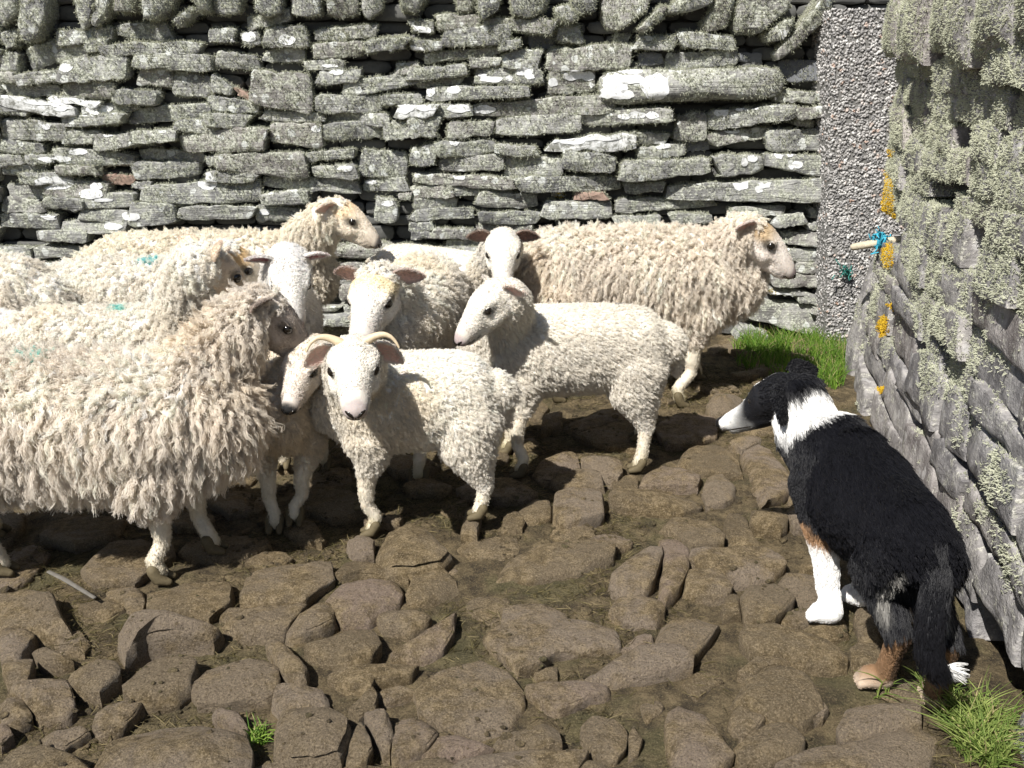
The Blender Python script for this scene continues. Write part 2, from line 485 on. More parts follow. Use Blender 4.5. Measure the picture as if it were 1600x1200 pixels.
COBBLES = [  # outlines traced in photo pixels; last number: how far it stands proud, in cm
 ([0,925,85,921,92,940,112,970,112,978,60,984,0,976],7),([0,978,58,982,56,992,38,1020,20,1027,0,1027],6),
 ([2,1035,40,1023,50,1025,48,1050,38,1068,12,1068],6),([50,1014,62,1011,85,1012,112,1028,98,1033,62,1030],4),
 ([80,1000,95,985,125,980,140,1000,130,1018,90,1010],2),([120,940,180,935,200,948,165,962,130,966],3),
 ([165,920,225,915,228,935,222,950,198,946,175,935],4),([230,952,232,920,275,907,355,900,366,915,362,935,325,962],6),
 ([182,990,190,965,228,955,345,968,330,980,265,984,225,992,195,1008],11),([193,1065,210,1045,250,1018,300,1020,312,1038,305,1060,275,1080,230,1090,195,1080],7),
 ([95,1045,150,1022,185,1040,190,1055,155,1080,110,1065],6),([10,1075,60,1062,100,1048,112,1078,115,1095,100,1105,60,1112,40,1090],6),
 ([0,1090,35,1088,48,1110,30,1120,0,1125],6),([142,1130,150,1112,185,1090,225,1098,190,1130,160,1140],5),
 ([295,1070,330,1040,400,1022,430,1030,435,1060,420,1078,350,1090,310,1090],5),([142,1190,180,1140,250,1120,330,1120,380,1140,390,1170,388,1215,140,1230],9),
 ([0,1180,40,1160,100,1160,140,1185,145,1230,0,1230],8),([330,1110,345,1095,365,1100,392,1130,385,1140,350,1125],5),
 ([60,1150,130,1130,140,1140,100,1162,75,1160],4),([0,1130,15,1135,20,1145,0,1160],4),
 ([376,932,394,882,462,870,478,880,515,868,520,900,490,918,470,932,405,935],7),([345,960,360,942,430,935,480,937,468,955,440,985,380,990,350,975],5),
 ([442,987,467,957,510,938,522,945,527,965,500,978,460,990],7),([503,935,522,912,550,905,610,893,628,915,625,935,595,955,575,968,535,965],7),
 ([522,885,545,872,600,880,642,890,635,905,615,900,560,895,530,902],5),([588,858,605,834,640,822,670,832,705,860,690,875,645,885,605,885],10),
 ([541,845,560,832,585,838,583,858,570,862,548,855],6),([632,920,650,890,685,885,728,915,700,925,670,935,640,935],5),
 ([590,962,600,950,640,948,675,960,665,970,640,982,600,975],6),([610,1010,625,998,680,970,712,950,708,985,690,1010,660,1020,615,1020],6),
 ([475,1005,490,992,580,978,595,1000,580,1020,555,1034,520,1028],7),([415,1000,425,990,440,998,480,1040,478,1055,462,1060,440,1040],7),
 ([512,1055,516,1040,590,1032,650,1035,640,1050,585,1060,580,1078,545,1070],5),([545,1105,560,1090,583,1065,590,1085,585,1105,560,1120],6),
 ([425,1090,435,1072,455,1068,500,1072,512,1085,515,1105,480,1110,440,1115],5),([430,1130,440,1108,520,1107,546,1130,543,1150,530,1178,490,1187,450,1185,428,1160],10),
 ([535,1180,547,1150,560,1122,575,1140,582,1165,572,1182,545,1190],7),([570,1115,585,1106,610,1112,615,1135,608,1165,598,1165,584,1140],7),
 ([612,1180,618,1120,640,1112,670,1118,688,1135,655,1175,615,1188],6),([645,1075,690,1050,750,1030,790,1045,815,1075,822,1095,800,1130,740,1150,720,1140,680,1115,660,1110],5),
 ([657,1178,692,1140,740,1152,770,1165,730,1180],4),([580,1085,600,1075,640,1068,650,1080,600,1095],3),
 ([640,1200,640,1185,690,1180,718,1195,718,1215],4),([704,1190,722,1177,840,1167,915,1167,910,1182,890,1220,702,1225],6),
 ([725,945,745,930,800,930,790,960,770,975,735,955],3),([757,990,785,975,790,945,815,940,880,945,885,960,960,975,968,1000,930,1008,870,1015,850,1030,810,1045,795,1030,770,1010],5),
 ([765,895,795,870,840,850,930,842,956,855,955,870,925,880,900,890,850,895,800,903],5),([855,833,860,815,920,815,930,836,880,843],3),
 ([948,900,960,885,1010,852,1030,850,1035,865,1022,900,1003,920,975,923],8),([1026,925,1034,895,1039,862,1030,846,1060,842,1080,860,1078,880,1060,915,1042,928],7),
 ([953,955,965,932,1000,928,1035,937,1042,955,1025,970,985,970],5),([1022,1003,1030,968,1060,960,1130,965,1115,985,1085,1022,1072,1003],5),
 ([895,1055,950,1030,1000,1005,1060,1004,1082,1018,1080,1037,1020,1047,960,1057,920,1065],6),([820,1075,830,1062,880,1060,955,1065,955,1080,920,1085,870,1110,840,1090],5),
 ([835,1050,870,1035,872,1055,832,1058],3),([770,1155,800,1140,855,1125,872,1135,875,1162,820,1166,780,1166],5),
 ([908,1125,920,1115,960,1120,980,1140,975,1165,960,1185,935,1185,910,1150],4),([983,1148,990,1132,1004,1150,998,1175,982,1185],3),
 ([1037,1140,1045,1110,1060,1100,1100,1110,1125,1140,1145,1175,1130,1195,1070,1190,1050,1180],6),
 ([783,825,790,800,810,798,822,810,815,822],5),([808,798,840,775,862,785,862,803,840,815,818,808],5),
 ([865,800,867,770,882,757,935,757,946,770,940,795,905,808,875,812],8),([860,745,890,731,938,737,943,753,885,755],5),
 ([910,715,920,711,968,712,972,735,965,742,935,733],7),([955,745,995,740,1000,757,960,763],3),
 ([953,780,960,767,1050,760,1097,775,1095,782,1060,795,1020,790,960,785],6),([998,750,1005,735,1040,724,1085,735,1098,745,1090,758,1060,755],5),
 ([1099,765,1104,745,1130,737,1150,762,1152,772,1130,783,1104,785],4),([1158,700,1185,692,1203,700,1245,755,1225,770,1190,780,1180,760,1168,735],5),
 ([1055,715,1080,695,1120,692,1150,710,1160,735,1130,736,1095,735],5),([1140,688,1147,676,1190,680,1190,688,1160,698],4),
 ([1025,815,1040,802,1110,805,1132,835,1130,845,1080,852,1060,830],6),([1170,810,1175,795,1225,790,1232,813,1222,822,1180,818],6),
 ([1228,800,1238,785,1265,795,1268,812,1243,815],6),([1130,820,1140,800,1165,802,1170,825,1188,848,1140,848],4),
 ([1080,870,1085,856,1150,852,1220,855,1228,875,1200,892,1150,896,1125,885],7),([1068,915,1075,888,1118,884,1145,912,1140,922,1100,926],6),
 ([880,660,940,642,985,640,980,655,905,672],5),([845,668,850,645,878,640,878,660],6),
 ([900,677,960,660,1000,652,1016,665,1014,690,1000,698,940,690],4),([1022,662,1070,644,1120,652,1120,675,1080,690,1040,690],4),
 ([1103,632,1115,618,1160,620,1150,640,1115,642],9),([830,735,850,715,900,705,908,727,880,738,850,745],4),
 ([1153,920,1165,910,1210,907,1238,925,1240,935,1210,962,1190,968,1165,955],7),([1205,903,1222,890,1260,892,1290,910,1292,935,1275,948,1245,928],6),
 ([1220,965,1230,952,1252,944,1280,952,1280,965,1240,972],3),([1125,945,1135,930,1153,928,1160,955,1130,962],4),
 ([1160,990,1170,975,1220,970,1270,982,1310,1000,1325,1015,1325,1028,1280,1030,1230,1018,1175,1010],7),
 ([1155,1042,1172,1026,1215,1024,1240,1033,1200,1040,1170,1052],4),([1143,1080,1165,1057,1190,1044,1240,1037,1260,1050,1290,1095,1280,1100,1255,1113,1222,1118],8),
 ([1138,1115,1150,1100,1195,1117,1180,1138,1155,1135],6),([1148,1165,1200,1127,1245,1122,1260,1150,1258,1165,1200,1185,1160,1185],6),
 ([1262,1112,1288,1096,1297,1104,1287,1117,1266,1123],4),([1328,1012,1340,1002,1380,1002,1385,1040,1350,1045,1332,1030],5),
 ([1312,1130,1325,1105,1400,1098,1440,1105,1440,1123,1380,1138,1320,1146],6),([1220,1190,1270,1170,1350,1152,1410,1135,1455,1128,1465,1150,1450,1200,1220,1225],5),
 ([1335,960,1345,945,1380,970,1385,998,1345,998],4),([1250,880,1275,868,1300,870,1295,886,1260,888],5),
 ([720,830,728,795,742,788,752,800,745,832],7),([640,905,690,880,720,885,715,900,660,925],2),
 ([1000,1100,1030,1090,1038,1105,1010,1125],2),([1060,1060,1110,1045,1130,1060,1090,1085],2),([970,1010,1010,985,1022,996,990,1015],3),
 ([1245,985,1290,960,1320,965,1330,985,1300,995],4),([870,1195,900,1178,960,1195,940,1225,872,1225],4),([960,1205,1060,1197,1150,1200,1200,1195,1210,1230,960,1230],4),
 ([395,1200,425,1185,500,1193,520,1230,395,1230],5),([520,1200,600,1192,632,1200,632,1230,520,1230],4)]
cobble_c = []
cob_soup = Soup()
def add_cobble(pts, top, thick, bevel, dome, name="cobble", n=40, tilt=0.05, chop=7):
    V, F = stone_geo(pts, thick, bevel, rng, dome=dome, n=n, smooth=0, rough=0.022, tilt=tilt, grain=0.0015, chop=chop, lump=0.007, fine=0.0035)
    V = V + np.array([0, 0, top])
    o = mesh_obj(name, V, F, M_cob, ground, sharp=48)
    c = np.asarray(pts).mean(0)
    r = math.sqrt(abs(np.ptp(np.asarray(pts)[:, 0]) * np.ptp(np.asarray(pts)[:, 1]))) * 0.5
    cobble_c.append((c[0], c[1], r))
    cob_soup.add(V, F)
    return o
for flat, hcm in COBBLES:
    top = hcm * 0.0065
    uv = np.asarray(flat, float).reshape(-1, 2)
    pts = np.asarray([gpt(u, v, top)[:2] for u, v in uv])
    pts = pts.mean(0) + (pts - pts.mean(0)) * 1.055
    add_cobble(np.asarray(pts), top - 0.004, top + 0.05, 0.004 + top * 0.06 + (0.02 if hcm in (10,) else 0), 0.004 + (0.03 if hcm >= 9 else 0.006) * (hcm > 3), chop=3 if hcm == 10 else 10)
tries = 0
while tries < 3500:                                             # lower stones in between, under the flock and round the edges
    tries += 1
    x, y = rng.uniform(-2.3, 1.75), rng.uniform(1.4, 5.0)
    if x > 1.13 + 0.17 * (y - 1.9) - 0.05:
        continue
    r = rng.uniform(0.06, 0.15) * (1.0 if tries < 1500 else 0.45)
    if min(math.hypot(x - a, y - b) - c * 0.92 for a, b, c in cobble_c) < r * 0.9:
        continue
    if len(cobble_c) > 285:
        break
    k, a0, el = int(rng.integers(5, 8)), rng.uniform(0, 6.28), rng.uniform(0.6, 1.0)
    ca, sa = math.cos(a0), math.sin(a0)
    pts = []
    for i in range(k):
        an = 6.283 * (i + rng.uniform(-0.25, 0.25)) / k
        px_, py_ = r * 1.15 * math.cos(an), r * el * math.sin(an)
        pts.append((x + px_ * ca - py_ * sa, y + px_ * sa + py_ * ca))
    add_cobble(np.asarray(pts), rng.uniform(0.010, 0.026), 0.07, 0.007, 0.004, n=24, chop=6)
cobV, cobT = cob_soup.get()
cob_bvh = BVHTree.FromPolygons([tuple(v) for v in cobV], [tuple(t) for t in cobT])
def surf_zs(xs, ys):
    g = ground_h(np.asarray(xs), np.asarray(ys))
    for i in range(len(g)):
        hit = cob_bvh.ray_cast(Vector((xs[i], ys[i], 0.5)), Vector((0, 0, -1)))
        if hit[0] is not None:
            g[i] = max(g[i], hit[0].z)
    return g
def surf_z(x, y):
    hit = cob_bvh.ray_cast(Vector((x, y, 0.5)), Vector((0, 0, -1)))
    z = float(ground_h(np.array([x]), np.array([y]))[0])
    return max(z, hit[0].z) if hit[0] is not None else z

# ------------------------------------------------------------------ back wall of dry laid slabs
WY = 5.12
WALL = [  # slabs in the courses, photo pixels: left end, right end, height at each end
2,62,24,58,26,20, 88,60,135,58,20,16, 135,54,170,52,18,18, 176,46,258,50,16,26, 34,95,78,80,36,30, 80,84,130,84,34,32,
130,74,165,70,14,16, 160,78,310,74,16,18, 0,97,22,97,26,30, 0,120,24,122,14,12, 26,126,100,116,16,16, 92,112,200,104,30,38,
206,96,330,98,18,24, 210,120,265,120,24,28, 264,130,328,138,38,30, 0,141,92,142,16,14, 92,138,180,142,26,24, 172,150,250,152,20,20,
0,156,122,176,14,17, 0,172,44,175,12,8, 80,155,130,157,9,9, 128,168,160,167,18,16, 146,173,215,162,14,18, 196,184,330,172,20,26,
95,190,192,186,18,14, 0,198,104,208,34,24, 100,214,150,214,20,18, 146,224,275,210,24,16, 0,230,68,233,24,10, 274,198,345,197,16,20,
284,222,415,216,28,36, 0,251,36,250,14,12, 40,250,82,248,13,12, 80,242,205,252,24,15, 210,242,322,246,14,14, 0,267,60,266,12,16,
30,279,115,279,16,14, 92,266,158,266,14,8, 205,268,302,264,28,20, 155,281,204,282,14,10, 0,301,70,298,16,28, 68,294,170,298,20,24,
200,289,232,290,9,8, 221,305,411,298,22,38, 0,322,64,322,22,18, 66,316,130,320,18,14, 130,313,212,313,24,20, 0,344,92,347,18,20,
125,335,203,336,16,18, 204,336,276,334,34,28, 244,318,296,318,8,7, 100,354,200,353,16,18, 60,368,140,370,14,16, 280,333,396,332,16,18,
397,334,468,337,24,14, 384,38,452,22,20,18, 322,56,370,53,18,20, 373,60,404,58,18,18, 406,58,480,55,22,34, 490,55,590,47,16,18,
408,86,472,87,18,16, 332,93,404,100,24,20, 486,81,570,75,20,22, 572,74,640,66,18,14, 330,129,360,142,26,10, 364,141,392,157,8,8,
390,137,490,148,52,58, 476,103,530,101,12,16, 494,123,560,118,20,18, 534,140,655,121,26,14, 325,160,404,169,20,15, 322,188,384,190,18,18,
494,163,594,162,24,22, 408,180,505,185,13,14, 598,157,660,153,14,12, 506,186,608,188,18,18, 615,175,681,173,17,16, 612,110,655,102,14,16,
422,206,504,212,22,38, 506,206,600,201,24,28, 602,206,640,205,26,24, 342,254,480,257,20,44, 476,246,556,240,12,12, 484,268,556,268,14,22,
560,256,636,260,44,34, 322,252,342,250,12,12, 322,276,400,278,14,12, 410,285,562,292,14,20, 566,291,638,290,18,18, 413,311,482,307,17,19,
583,326,618,330,38,32, 622,308,640,308,8,8, 640,40,680,42,15,14, 684,36,752,33,22,18, 640,71,690,72,13,13, 692,60,798,54,26,26,
757,39,866,42,16,18, 660,92,790,77,15,9, 784,72,815,68,13,10, 826,63,870,62,26,22, 872,52,910,53,20,28, 733,99,780,96,13,12,
640,117,728,109,14,18, 787,95,846,92,24,28, 850,94,990,88,32,38, 738,120,848,119,24,22, 645,134,725,123,11,10, 856,130,931,127,34,38,
935,139,1221,129,46,46, 662,147,824,143,20,16, 686,173,735,173,17,17, 738,174,960,162,18,28, 640,200,690,197,28,26, 696,205,770,200,22,18,
774,200,904,192,26,28, 907,184,1055,179,24,21, 640,246,682,241,28,30, 686,234,771,232,22,18, 773,233,838,237,15,15, 855,228,992,220,14,23,
682,258,788,253,16,24, 791,259,877,259,34,26, 882,250,958,256,28,24, 646,279,806,286,14,16, 809,287,966,287,20,19, 640,303,708,301,16,15,
713,299,798,300,13,10, 642,319,712,319,13,13, 747,312,842,313,22,18, 846,327,955,327,26,24, 640,337,738,334,14,15, 748,339,842,341,17,16,
897,306,950,307,10,10, 866,304,880,305,7,6, 640,356,678,353,14,10, 672,365,740,366,13,13, 742,359,830,358,13,10, 640,369,670,367,8,8,
700,381,762,384,12,12, 992,68,1055,67,20,18, 962,62,990,60,16,16, 1062,60,1150,68,20,22, 1037,96,1158,89,24,20, 997,92,1034,92,18,16,
1164,89,1200,91,13,13, 1226,111,1302,113,32,30, 1216,150,1300,155,14,13, 1057,201,1106,199,38,38, 1109,190,1240,173,28,22, 1244,177,1300,175,15,14,
1246,191,1270,194,8,8, 1276,191,1300,193,10,10, 986,215,1044,217,15,15, 1114,219,1202,207,22,13, 1197,221,1287,219,30,32, 994,241,1070,233,17,16,
1074,230,1112,228,15,12, 962,226,984,224,20,20, 964,269,1109,259,30,24, 1114,259,1195,257,32,26, 1197,251,1298,262,22,30, 1046,301,1298,297,20,32,
974,295,1040,291,15,14, 962,323,1120,318,20,10, 962,346,1036,346,15,15, 1046,342,1110,341,13,13, 1142,329,1226,329,9,11, 1210,346,1257,341,15,17,
1263,333,1296,335,11,9, 1227,373,1298,375,17,20, 1264,353,1300,356,8,11, 1228,398,1294,402,17,20, 1242,418,1296,420,14,13, 1200,434,1295,441,18,17,
1200,455,1245,457,8,8, 1246,463,1291,471,15,13, 1266,483,1290,489,8,8, 1166,484,1288,502,28,44, 1152,516,1194,526,17,15, 1040,365,1150,362,14,14,
1135,385,1220,382,14,12]
COPING = [
[0,0,28,0,27,18,5,40,0,42],[30,0,78,0,75,25,62,60,50,66,38,60,30,45,32,20],[110,0,152,0,148,15,140,40,128,48,118,25],[153,0,180,0,165,25,150,45,141,40],
[185,0,218,0,210,18,186,18],[228,0,290,0,268,18,245,34,230,30,227,12],[270,30,300,10,305,18,280,42,268,40],[293,0,330,0,330,22,312,20],
[332,0,385,0,375,18,350,25,332,22],[400,0,445,0,440,20,415,28,400,15],[448,0,504,0,500,25,480,28,455,20],[506,0,560,0,558,22,535,28,510,24],
[565,0,600,0,595,15,575,30,563,22],[625,0,690,0,650,22,628,20],[710,0,744,0,738,20,715,18],[746,0,792,0,780,18,755,31,747,15],
[797,0,865,0,855,20,830,28,800,24],[866,12,885,7,902,25,895,35,870,36],[890,0,937,0,930,18,905,22,893,8],[939,0,1035,0,1005,20,965,48,950,52,938,40,940,15],
[993,48,1030,10,1042,10,1035,30,1005,52],[1040,14,1110,0,1112,6,1075,20,1045,22],[1093,45,1115,10,1140,0,1155,0,1145,25,1135,45,1100,52],
[1142,45,1165,5,1215,0,1235,10,1200,40,1185,55,1150,57],[1195,55,1225,30,1240,30,1222,62,1200,68],[1210,85,1265,20,1300,5,1302,20,1270,50,1235,82,1215,95]]
wall = empty("dry_stone_wall", (-0.6, WY, 0))
tag(wall, "long grey dry stone wall of flat lichened slabs behind the flock", "wall")
wall_soup = Soup()
M_list = [M_stone]
def to_wall(u, v):
    p = at(u, v, WY)
    return (p.x, p.z)
def wall_stone(poly_px, proud, thick, name="stone", bevel=0.012, dome=0.008, n=32, tilt=0.05, smooth=0, mat=None, rough=0.03, chop=5):
    pts = np.asarray([to_wall(u, v) for u, v in poly_px])
    V, F = stone_geo(pts, thick, bevel, rng, dome=dome, n=n, smooth=smooth, rough=rough, tilt=tilt, chop=chop)
    W = np.stack([V[:, 0], WY - proud - V[:, 2] + 0.03 * (V[:, 1] - 0.8), V[:, 1]], 1)
    o = mesh_obj(name, W, F, mat or M_stone, wall, sharp=42)
    wall_soup.add(W, F)
    return o
M_pink = plain("pinkish_slate", (0.33, 0.235, 0.19), 0.85, 0.2, 0.25, 60, 0.5)
M_whitest = Mat("white_crusted_slate")
_p = M_whitest.pos()
M_whitest.l(M_whitest.ramp(M_whitest.noise(_p, 22, 8, 0.75), [(0.43, (0.2, 0.2, 0.18)), (0.5, (0.5, 0.51, 0.5)), (0.6, (0.7, 0.7, 0.69))]), M_whitest.b.inputs["Base Color"])
M_whitest.b.inputs["Roughness"].default_value = 0.9
M_whitest.bump(M_whitest.noise(_p, 60, 6, 0.7), 0.6, 0.006)
M_whitest = M_whitest.m
M_grey = plain("blue_grey_slate", (0.15, 0.155, 0.165), 0.85, 0.25, 0.35, 35, 0.6)
wl = np.asarray(WALL, float).reshape(-1, 6)
for r in wl:
    x0, y0, x1, y1, h0, h1 = r
    grow = 3.4
    poly = lens(x0 - 0.5, y0, x1 + 0.5, y1, h0 + grow, h1 + grow, rng)
    hm = max(h0, h1)
    big = (x0, x1) == (935, 1221)
    mat = M_pink if (x0, y0) in ((155, 281), (364, 141), (897, 306)) else (M_grey if (x0, y0) in ((826, 63), (1226, 111), (997, 92), (1074, 230), (1164, 89)) else None)
    if (x0, y0) in ((0, 156), (615, 175), (855, 228)):
        wall_stone(poly, 0.035, 0.2, n=40, bevel=0.005, dome=0.002, tilt=0.03, mat=M_whitest, chop=4)
        continue
    wall_stone(poly, 0.05 if big else float(rng.normal(0.0, 0.022)) - (0.05 if mat is M_grey else 0), 0.2, n=44 if x1 - x0 > 110 else 32,
               bevel=0.03 if big else min(0.006, 0.002 + hm * 0.00015), dome=0.05 if big else 0.002, tilt=0.09, mat=mat, smooth=1 if big else 0, chop=3 if big else 6)
for i, c in enumerate(COPING):
    poly = np.asarray(c, float).reshape(-1, 2)
    if True:                                                   # stones cut by the top of the photograph go on above it
        m = poly[:, 1] <= 5
        poly[m, 1] -= 45
    wall_stone(poly, float(rng.uniform(0.02, 0.08)), 0.3, bevel=0.012, dome=0.006, tilt=0.14, n=36, smooth=0, chop=7)
# courses the flock hides
y = 395.0
while y < 545:
    h = rng.uniform(13, 24)
    x = -60.0 + rng.uniform(-30, 0)
    while x < 1140:
        w = rng.uniform(45, 150)
        if x + w < 1150:
            wall_stone(lens(x, y, x + w, y + rng.normal(0, 2), h, h + rng.normal(0, 2), rng), float(rng.normal(0, 0.02)), 0.2, n=24)
        x += w + 3
    y += h + 2.5
# left of the frame
y = 10.0
while y < 545:
    h = rng.uniform(18, 34)
    wall_stone(lens(-160 + rng.uniform(-20, 20), y, -4, y + 2, h, h, rng), float(rng.normal(0, 0.02)), 0.2, n=24)
    y += h + 2
# hearting: a ragged second layer seen dark in the gaps
hV, hF, hn = [], [], 0
z = 0.0
while z < 2.0:
    h = rng.uniform(0.05, 0.1)
    x = -3.9
    while x < 2.1:
        w = rng.uniform(0.12, 0.35)
        V, F = stone_geo([(x, z), (x + w, z), (x + w, z + h), (x, z + h)], 0.25, 0.01, rng, n=14, tilt=0.05)
        W = np.stack([V[:, 0], WY + 0.10 + rng.normal(0, 0.015) - V[:, 2] + 0.03 * (V[:, 1] - 0.8), V[:, 1]], 1)
        hV.append(W)
        hF += [tuple(i + hn for i in f) for f in F]
        hn += len(W)
        x += w + 0.004
    z += h + 0.003
tag(mesh_obj("hearting", np.concatenate(hV), hF, M_core, wall, sharp=40), kind="stuff")
def box(name, lo, hi, mat, parent):
    x0, y0, z0 = lo
    x1, y1, z1 = hi
    v = [(x0, y0, z0), (x1, y0, z0), (x1, y1, z0), (x0, y1, z0), (x0, y0, z1), (x1, y0, z1), (x1, y1, z1), (x0, y1, z1)]
    return mesh_obj(name, v, [(0, 3, 2, 1), (4, 5, 6, 7), (0, 1, 5, 4), (1, 2, 6, 5), (2, 3, 7, 6), (3, 0, 4, 7)], mat, parent, smooth=False)
box("core", (-3.9, WY + 0.2, -0.05), (2.1, WY + 0.7, 2.05), M_core, wall)
wV, wT = wall_soup.get()
wall_bvh = BVHTree.FromPolygons([tuple(v) for v in wV], [tuple(t) for t in wT])

# white crusts of lichen lying on the slabs
M_crust = plain("white_crust_lichen", (0.72, 0.73, 0.73), 0.9, 0.15, 0.22, 70, 0.5)
CRUST = [8,160,30,9, 60,165,40,9, 100,176,22,8, 10,195,14,14, 117,217,9,6, 30,260,26,6, 66,248,15,5, 30,300,34,11, 92,318,20,9, 112,328,16,3, 285,298,16,15,
 40,175,10,4, 48,105,11,7, 10,105,10,6, 15,52,8,5, 330,60,8,7, 350,52,12,9, 418,58,16,9, 400,104,12,6, 620,175,14,7, 655,172,18,7, 640,42,22,8, 640,75,12,5,
 600,78,10,5, 625,72,14,5, 503,113,12,5, 490,102,14,3, 468,209,8,6, 661,145,9,9, 702,142,12,7, 712,174,24,8, 755,176,18,7, 740,177,8,5, 765,125,22,5,
 750,118,8,3, 820,112,14,7, 795,123,6,5, 830,120,9,5, 905,118,18,9, 870,130,8,8, 965,135,30,22, 1040,138,24,22, 985,150,20,8, 1000,125,22,8,
 900,226,28,9, 930,220,22,8, 870,228,10,4, 960,222,22,7, 1010,185,14,6, 990,188,10,5, 1035,185,12,6, 1055,236,14,7, 1155,180,12,8, 1185,172,9,6, 1210,172,6,4,
 1240,157,8,7, 1175,213,14,4, 1185,300,13,13, 1225,295,13,14, 1215,310,7,6, 1250,252,7,6, 1268,250,6,6, 1205,258,9,6, 1280,268,9,6, 1270,272,5,4,
 1192,264,6,7, 1258,50,10,9, 1000,112,20,4, 930,120,12,8, 703,231,8,6, 712,286,12,8, 520,275,14,5, 380,350,10,5, 560,300,10,4, 100,305,10,6,
 1240,490,30,10, 1200,485,20,8, 1260,408,12,8, 1270,378,12,5, 590,335,10,5, 1290,90,10,9, 25,355,18,8, 160,355,16,7, 130,372,14,6]
cr = np.asarray(CRUST, float).reshape(-1, 4)
for cx, cy, rx, ry in cr:
    V, ok = [], True
    ph = rng.uniform(0, 99)
    rings_ = ((0, 1), (0.4, 14), (0.72, 20), (1.0, 26))
    pts = []
    for f_, k in rings_:
        for i in range(k):
            a = 6.283 * i / k
            m = 1 + (0.26 * mnoise.noise((math.cos(a) * 1.3 + ph, math.sin(a) * 1.3, ph)) + 0.14 * mnoise.noise((math.cos(a) * 3 + ph, math.sin(a) * 4, ph))) * f_
            pts.append((cx + rx * f_ * m * math.cos(a), cy + ry * f_ * m * math.sin(a)))
    good = []
    for (u, v) in pts:
        p = at(u, v, WY - 0.4)
        hit = wall_bvh.ray_cast(p, Vector((0, 1, 0)), 0.46)
        good.append(hit[0] is not None)
        V.append(tuple(hit[0] + hit[1] * 0.0015 + Vector((0, -0.0012, 0))) if hit[0] is not None else (p.x, WY, p.z))
    F, start = [], 0
    tri = [(0, 1 + i, 1 + (i + 1) % 14) for i in range(14)]
    def ringfaces(a0, na, b0, nb):
        out, i, j = [], 0, 0
        while i < na or j < nb:
            if j * na <= i * nb and j < nb:
                out.append((a0 + i % na, b0 + j % nb, b0 + (j + 1) % nb)); j += 1
            else:
                out.append((a0 + i % na, b0 + j % nb, a0 + (i + 1) % na)); i += 1
        return out
    tri += ringfaces(1, 14, 15, 20) + ringfaces(15, 20, 35, 26)
    V = np.asarray(V)
    for t in tri:
        if all(good[k] for k in t) and np.ptp(V[list(t), 1]) < 0.07:
            F.append(t)
    if len(F) > 8:
        mesh_obj("crust_lichen", V, F, M_crust, wall)

# ------------------------------------------------------------------ right wall
RA, RB = np.array([1.63, 4.33]), np.array([1.13, 1.90])         # foot of its face, far end and near the dog
RD = (RB - RA) / np.linalg.norm(RB - RA)
RN = np.array([RD[1], -RD[0]])                                   # towards the pen
if RN[0] > 0:
    RN = -RN
wall_r = empty("dry_stone_wall", (1.6, 2.9, 0))
tag(wall_r, "rough grey slab wall close beside the sheepdog, its upper half thick with pale lichen", "wall")
r_soup = Soup()
def rw(s, z, out):
    """s metres from the far end, z up, out of the face; the face leans back a little"""
    q = RA + RD * s + RN * (out - 0.05 * min(z, 0.5))
    return (q[0], q[1], z)
def rwall_stone(pts, proud, thick=0.22, mat=None, n=36, bevel=0.006, tilt=0.03, name="stone", dome=0.006):
    V, F = stone_geo(pts, thick, bevel, rng, dome=dome, n=n, smooth=0, rough=0.02, tilt=tilt, grain=0.003, chop=2, lump=0.010)
    W = np.asarray([rw(a, b, c + proud) for a, b, c in V])
    e1 = np.asarray(rw(1, 0, 0)) - np.asarray(rw(0, 0, 0))
    if np.dot(np.cross(e1, (0, 0, 1)), np.append(RN, 0)) < 0:
        F = [f[::-1] for f in F]
    r_soup.add(W, F)
    return mesh_obj(name, W, F, mat or M_stone_r, wall_r, sharp=42)
z = -0.02
while z < 2.05:
    h = rng.uniform(0.08, 0.17) if z < 0.75 else rng.uniform(0.06, 0.15) if z < 1.45 else rng.uniform(0.2, 0.32)
    s = rng.uniform(-0.05, 0.03)
    while s < 3.4:
        w = rng.uniform(0.25, 0.6) if z < 0.75 else rng.uniform(0.16, 0.5) if z < 1.45 else rng.uniform(0.2, 0.45)
        a, b = rng.normal(0, 0.018, 2)
        drop = 0.25 * h * rng.random()
        m1, m2 = rng.uniform(0.2, 0.8, 2)
        k = rng.uniform(-0.03, 0.03, 8)
        pts = [(s + k[0], z + a), (s + w * m1, z + a * .5 + b * .5 + k[1] * .5), (s + w + k[2], z + b), (s + w - abs(k[3]), z + h + b - drop * (k[3] > 0)), (s + w * m2, z + h + k[4] * .6), (s + abs(k[5]), z + h + a - drop * (k[5] > 0))]
        if rng.random() < (0.93 if z < 0.6 else 0.90):
            rwall_stone(pts, float(rng.normal(0.0, 0.010)) + (0.05 if z >= 1.45 else 0), dome=0.006 if z < 1.45 else 0.03, bevel=0.007 if z < 1.45 else 0.025)
        s += w + 0.002
    z += h * 0.95
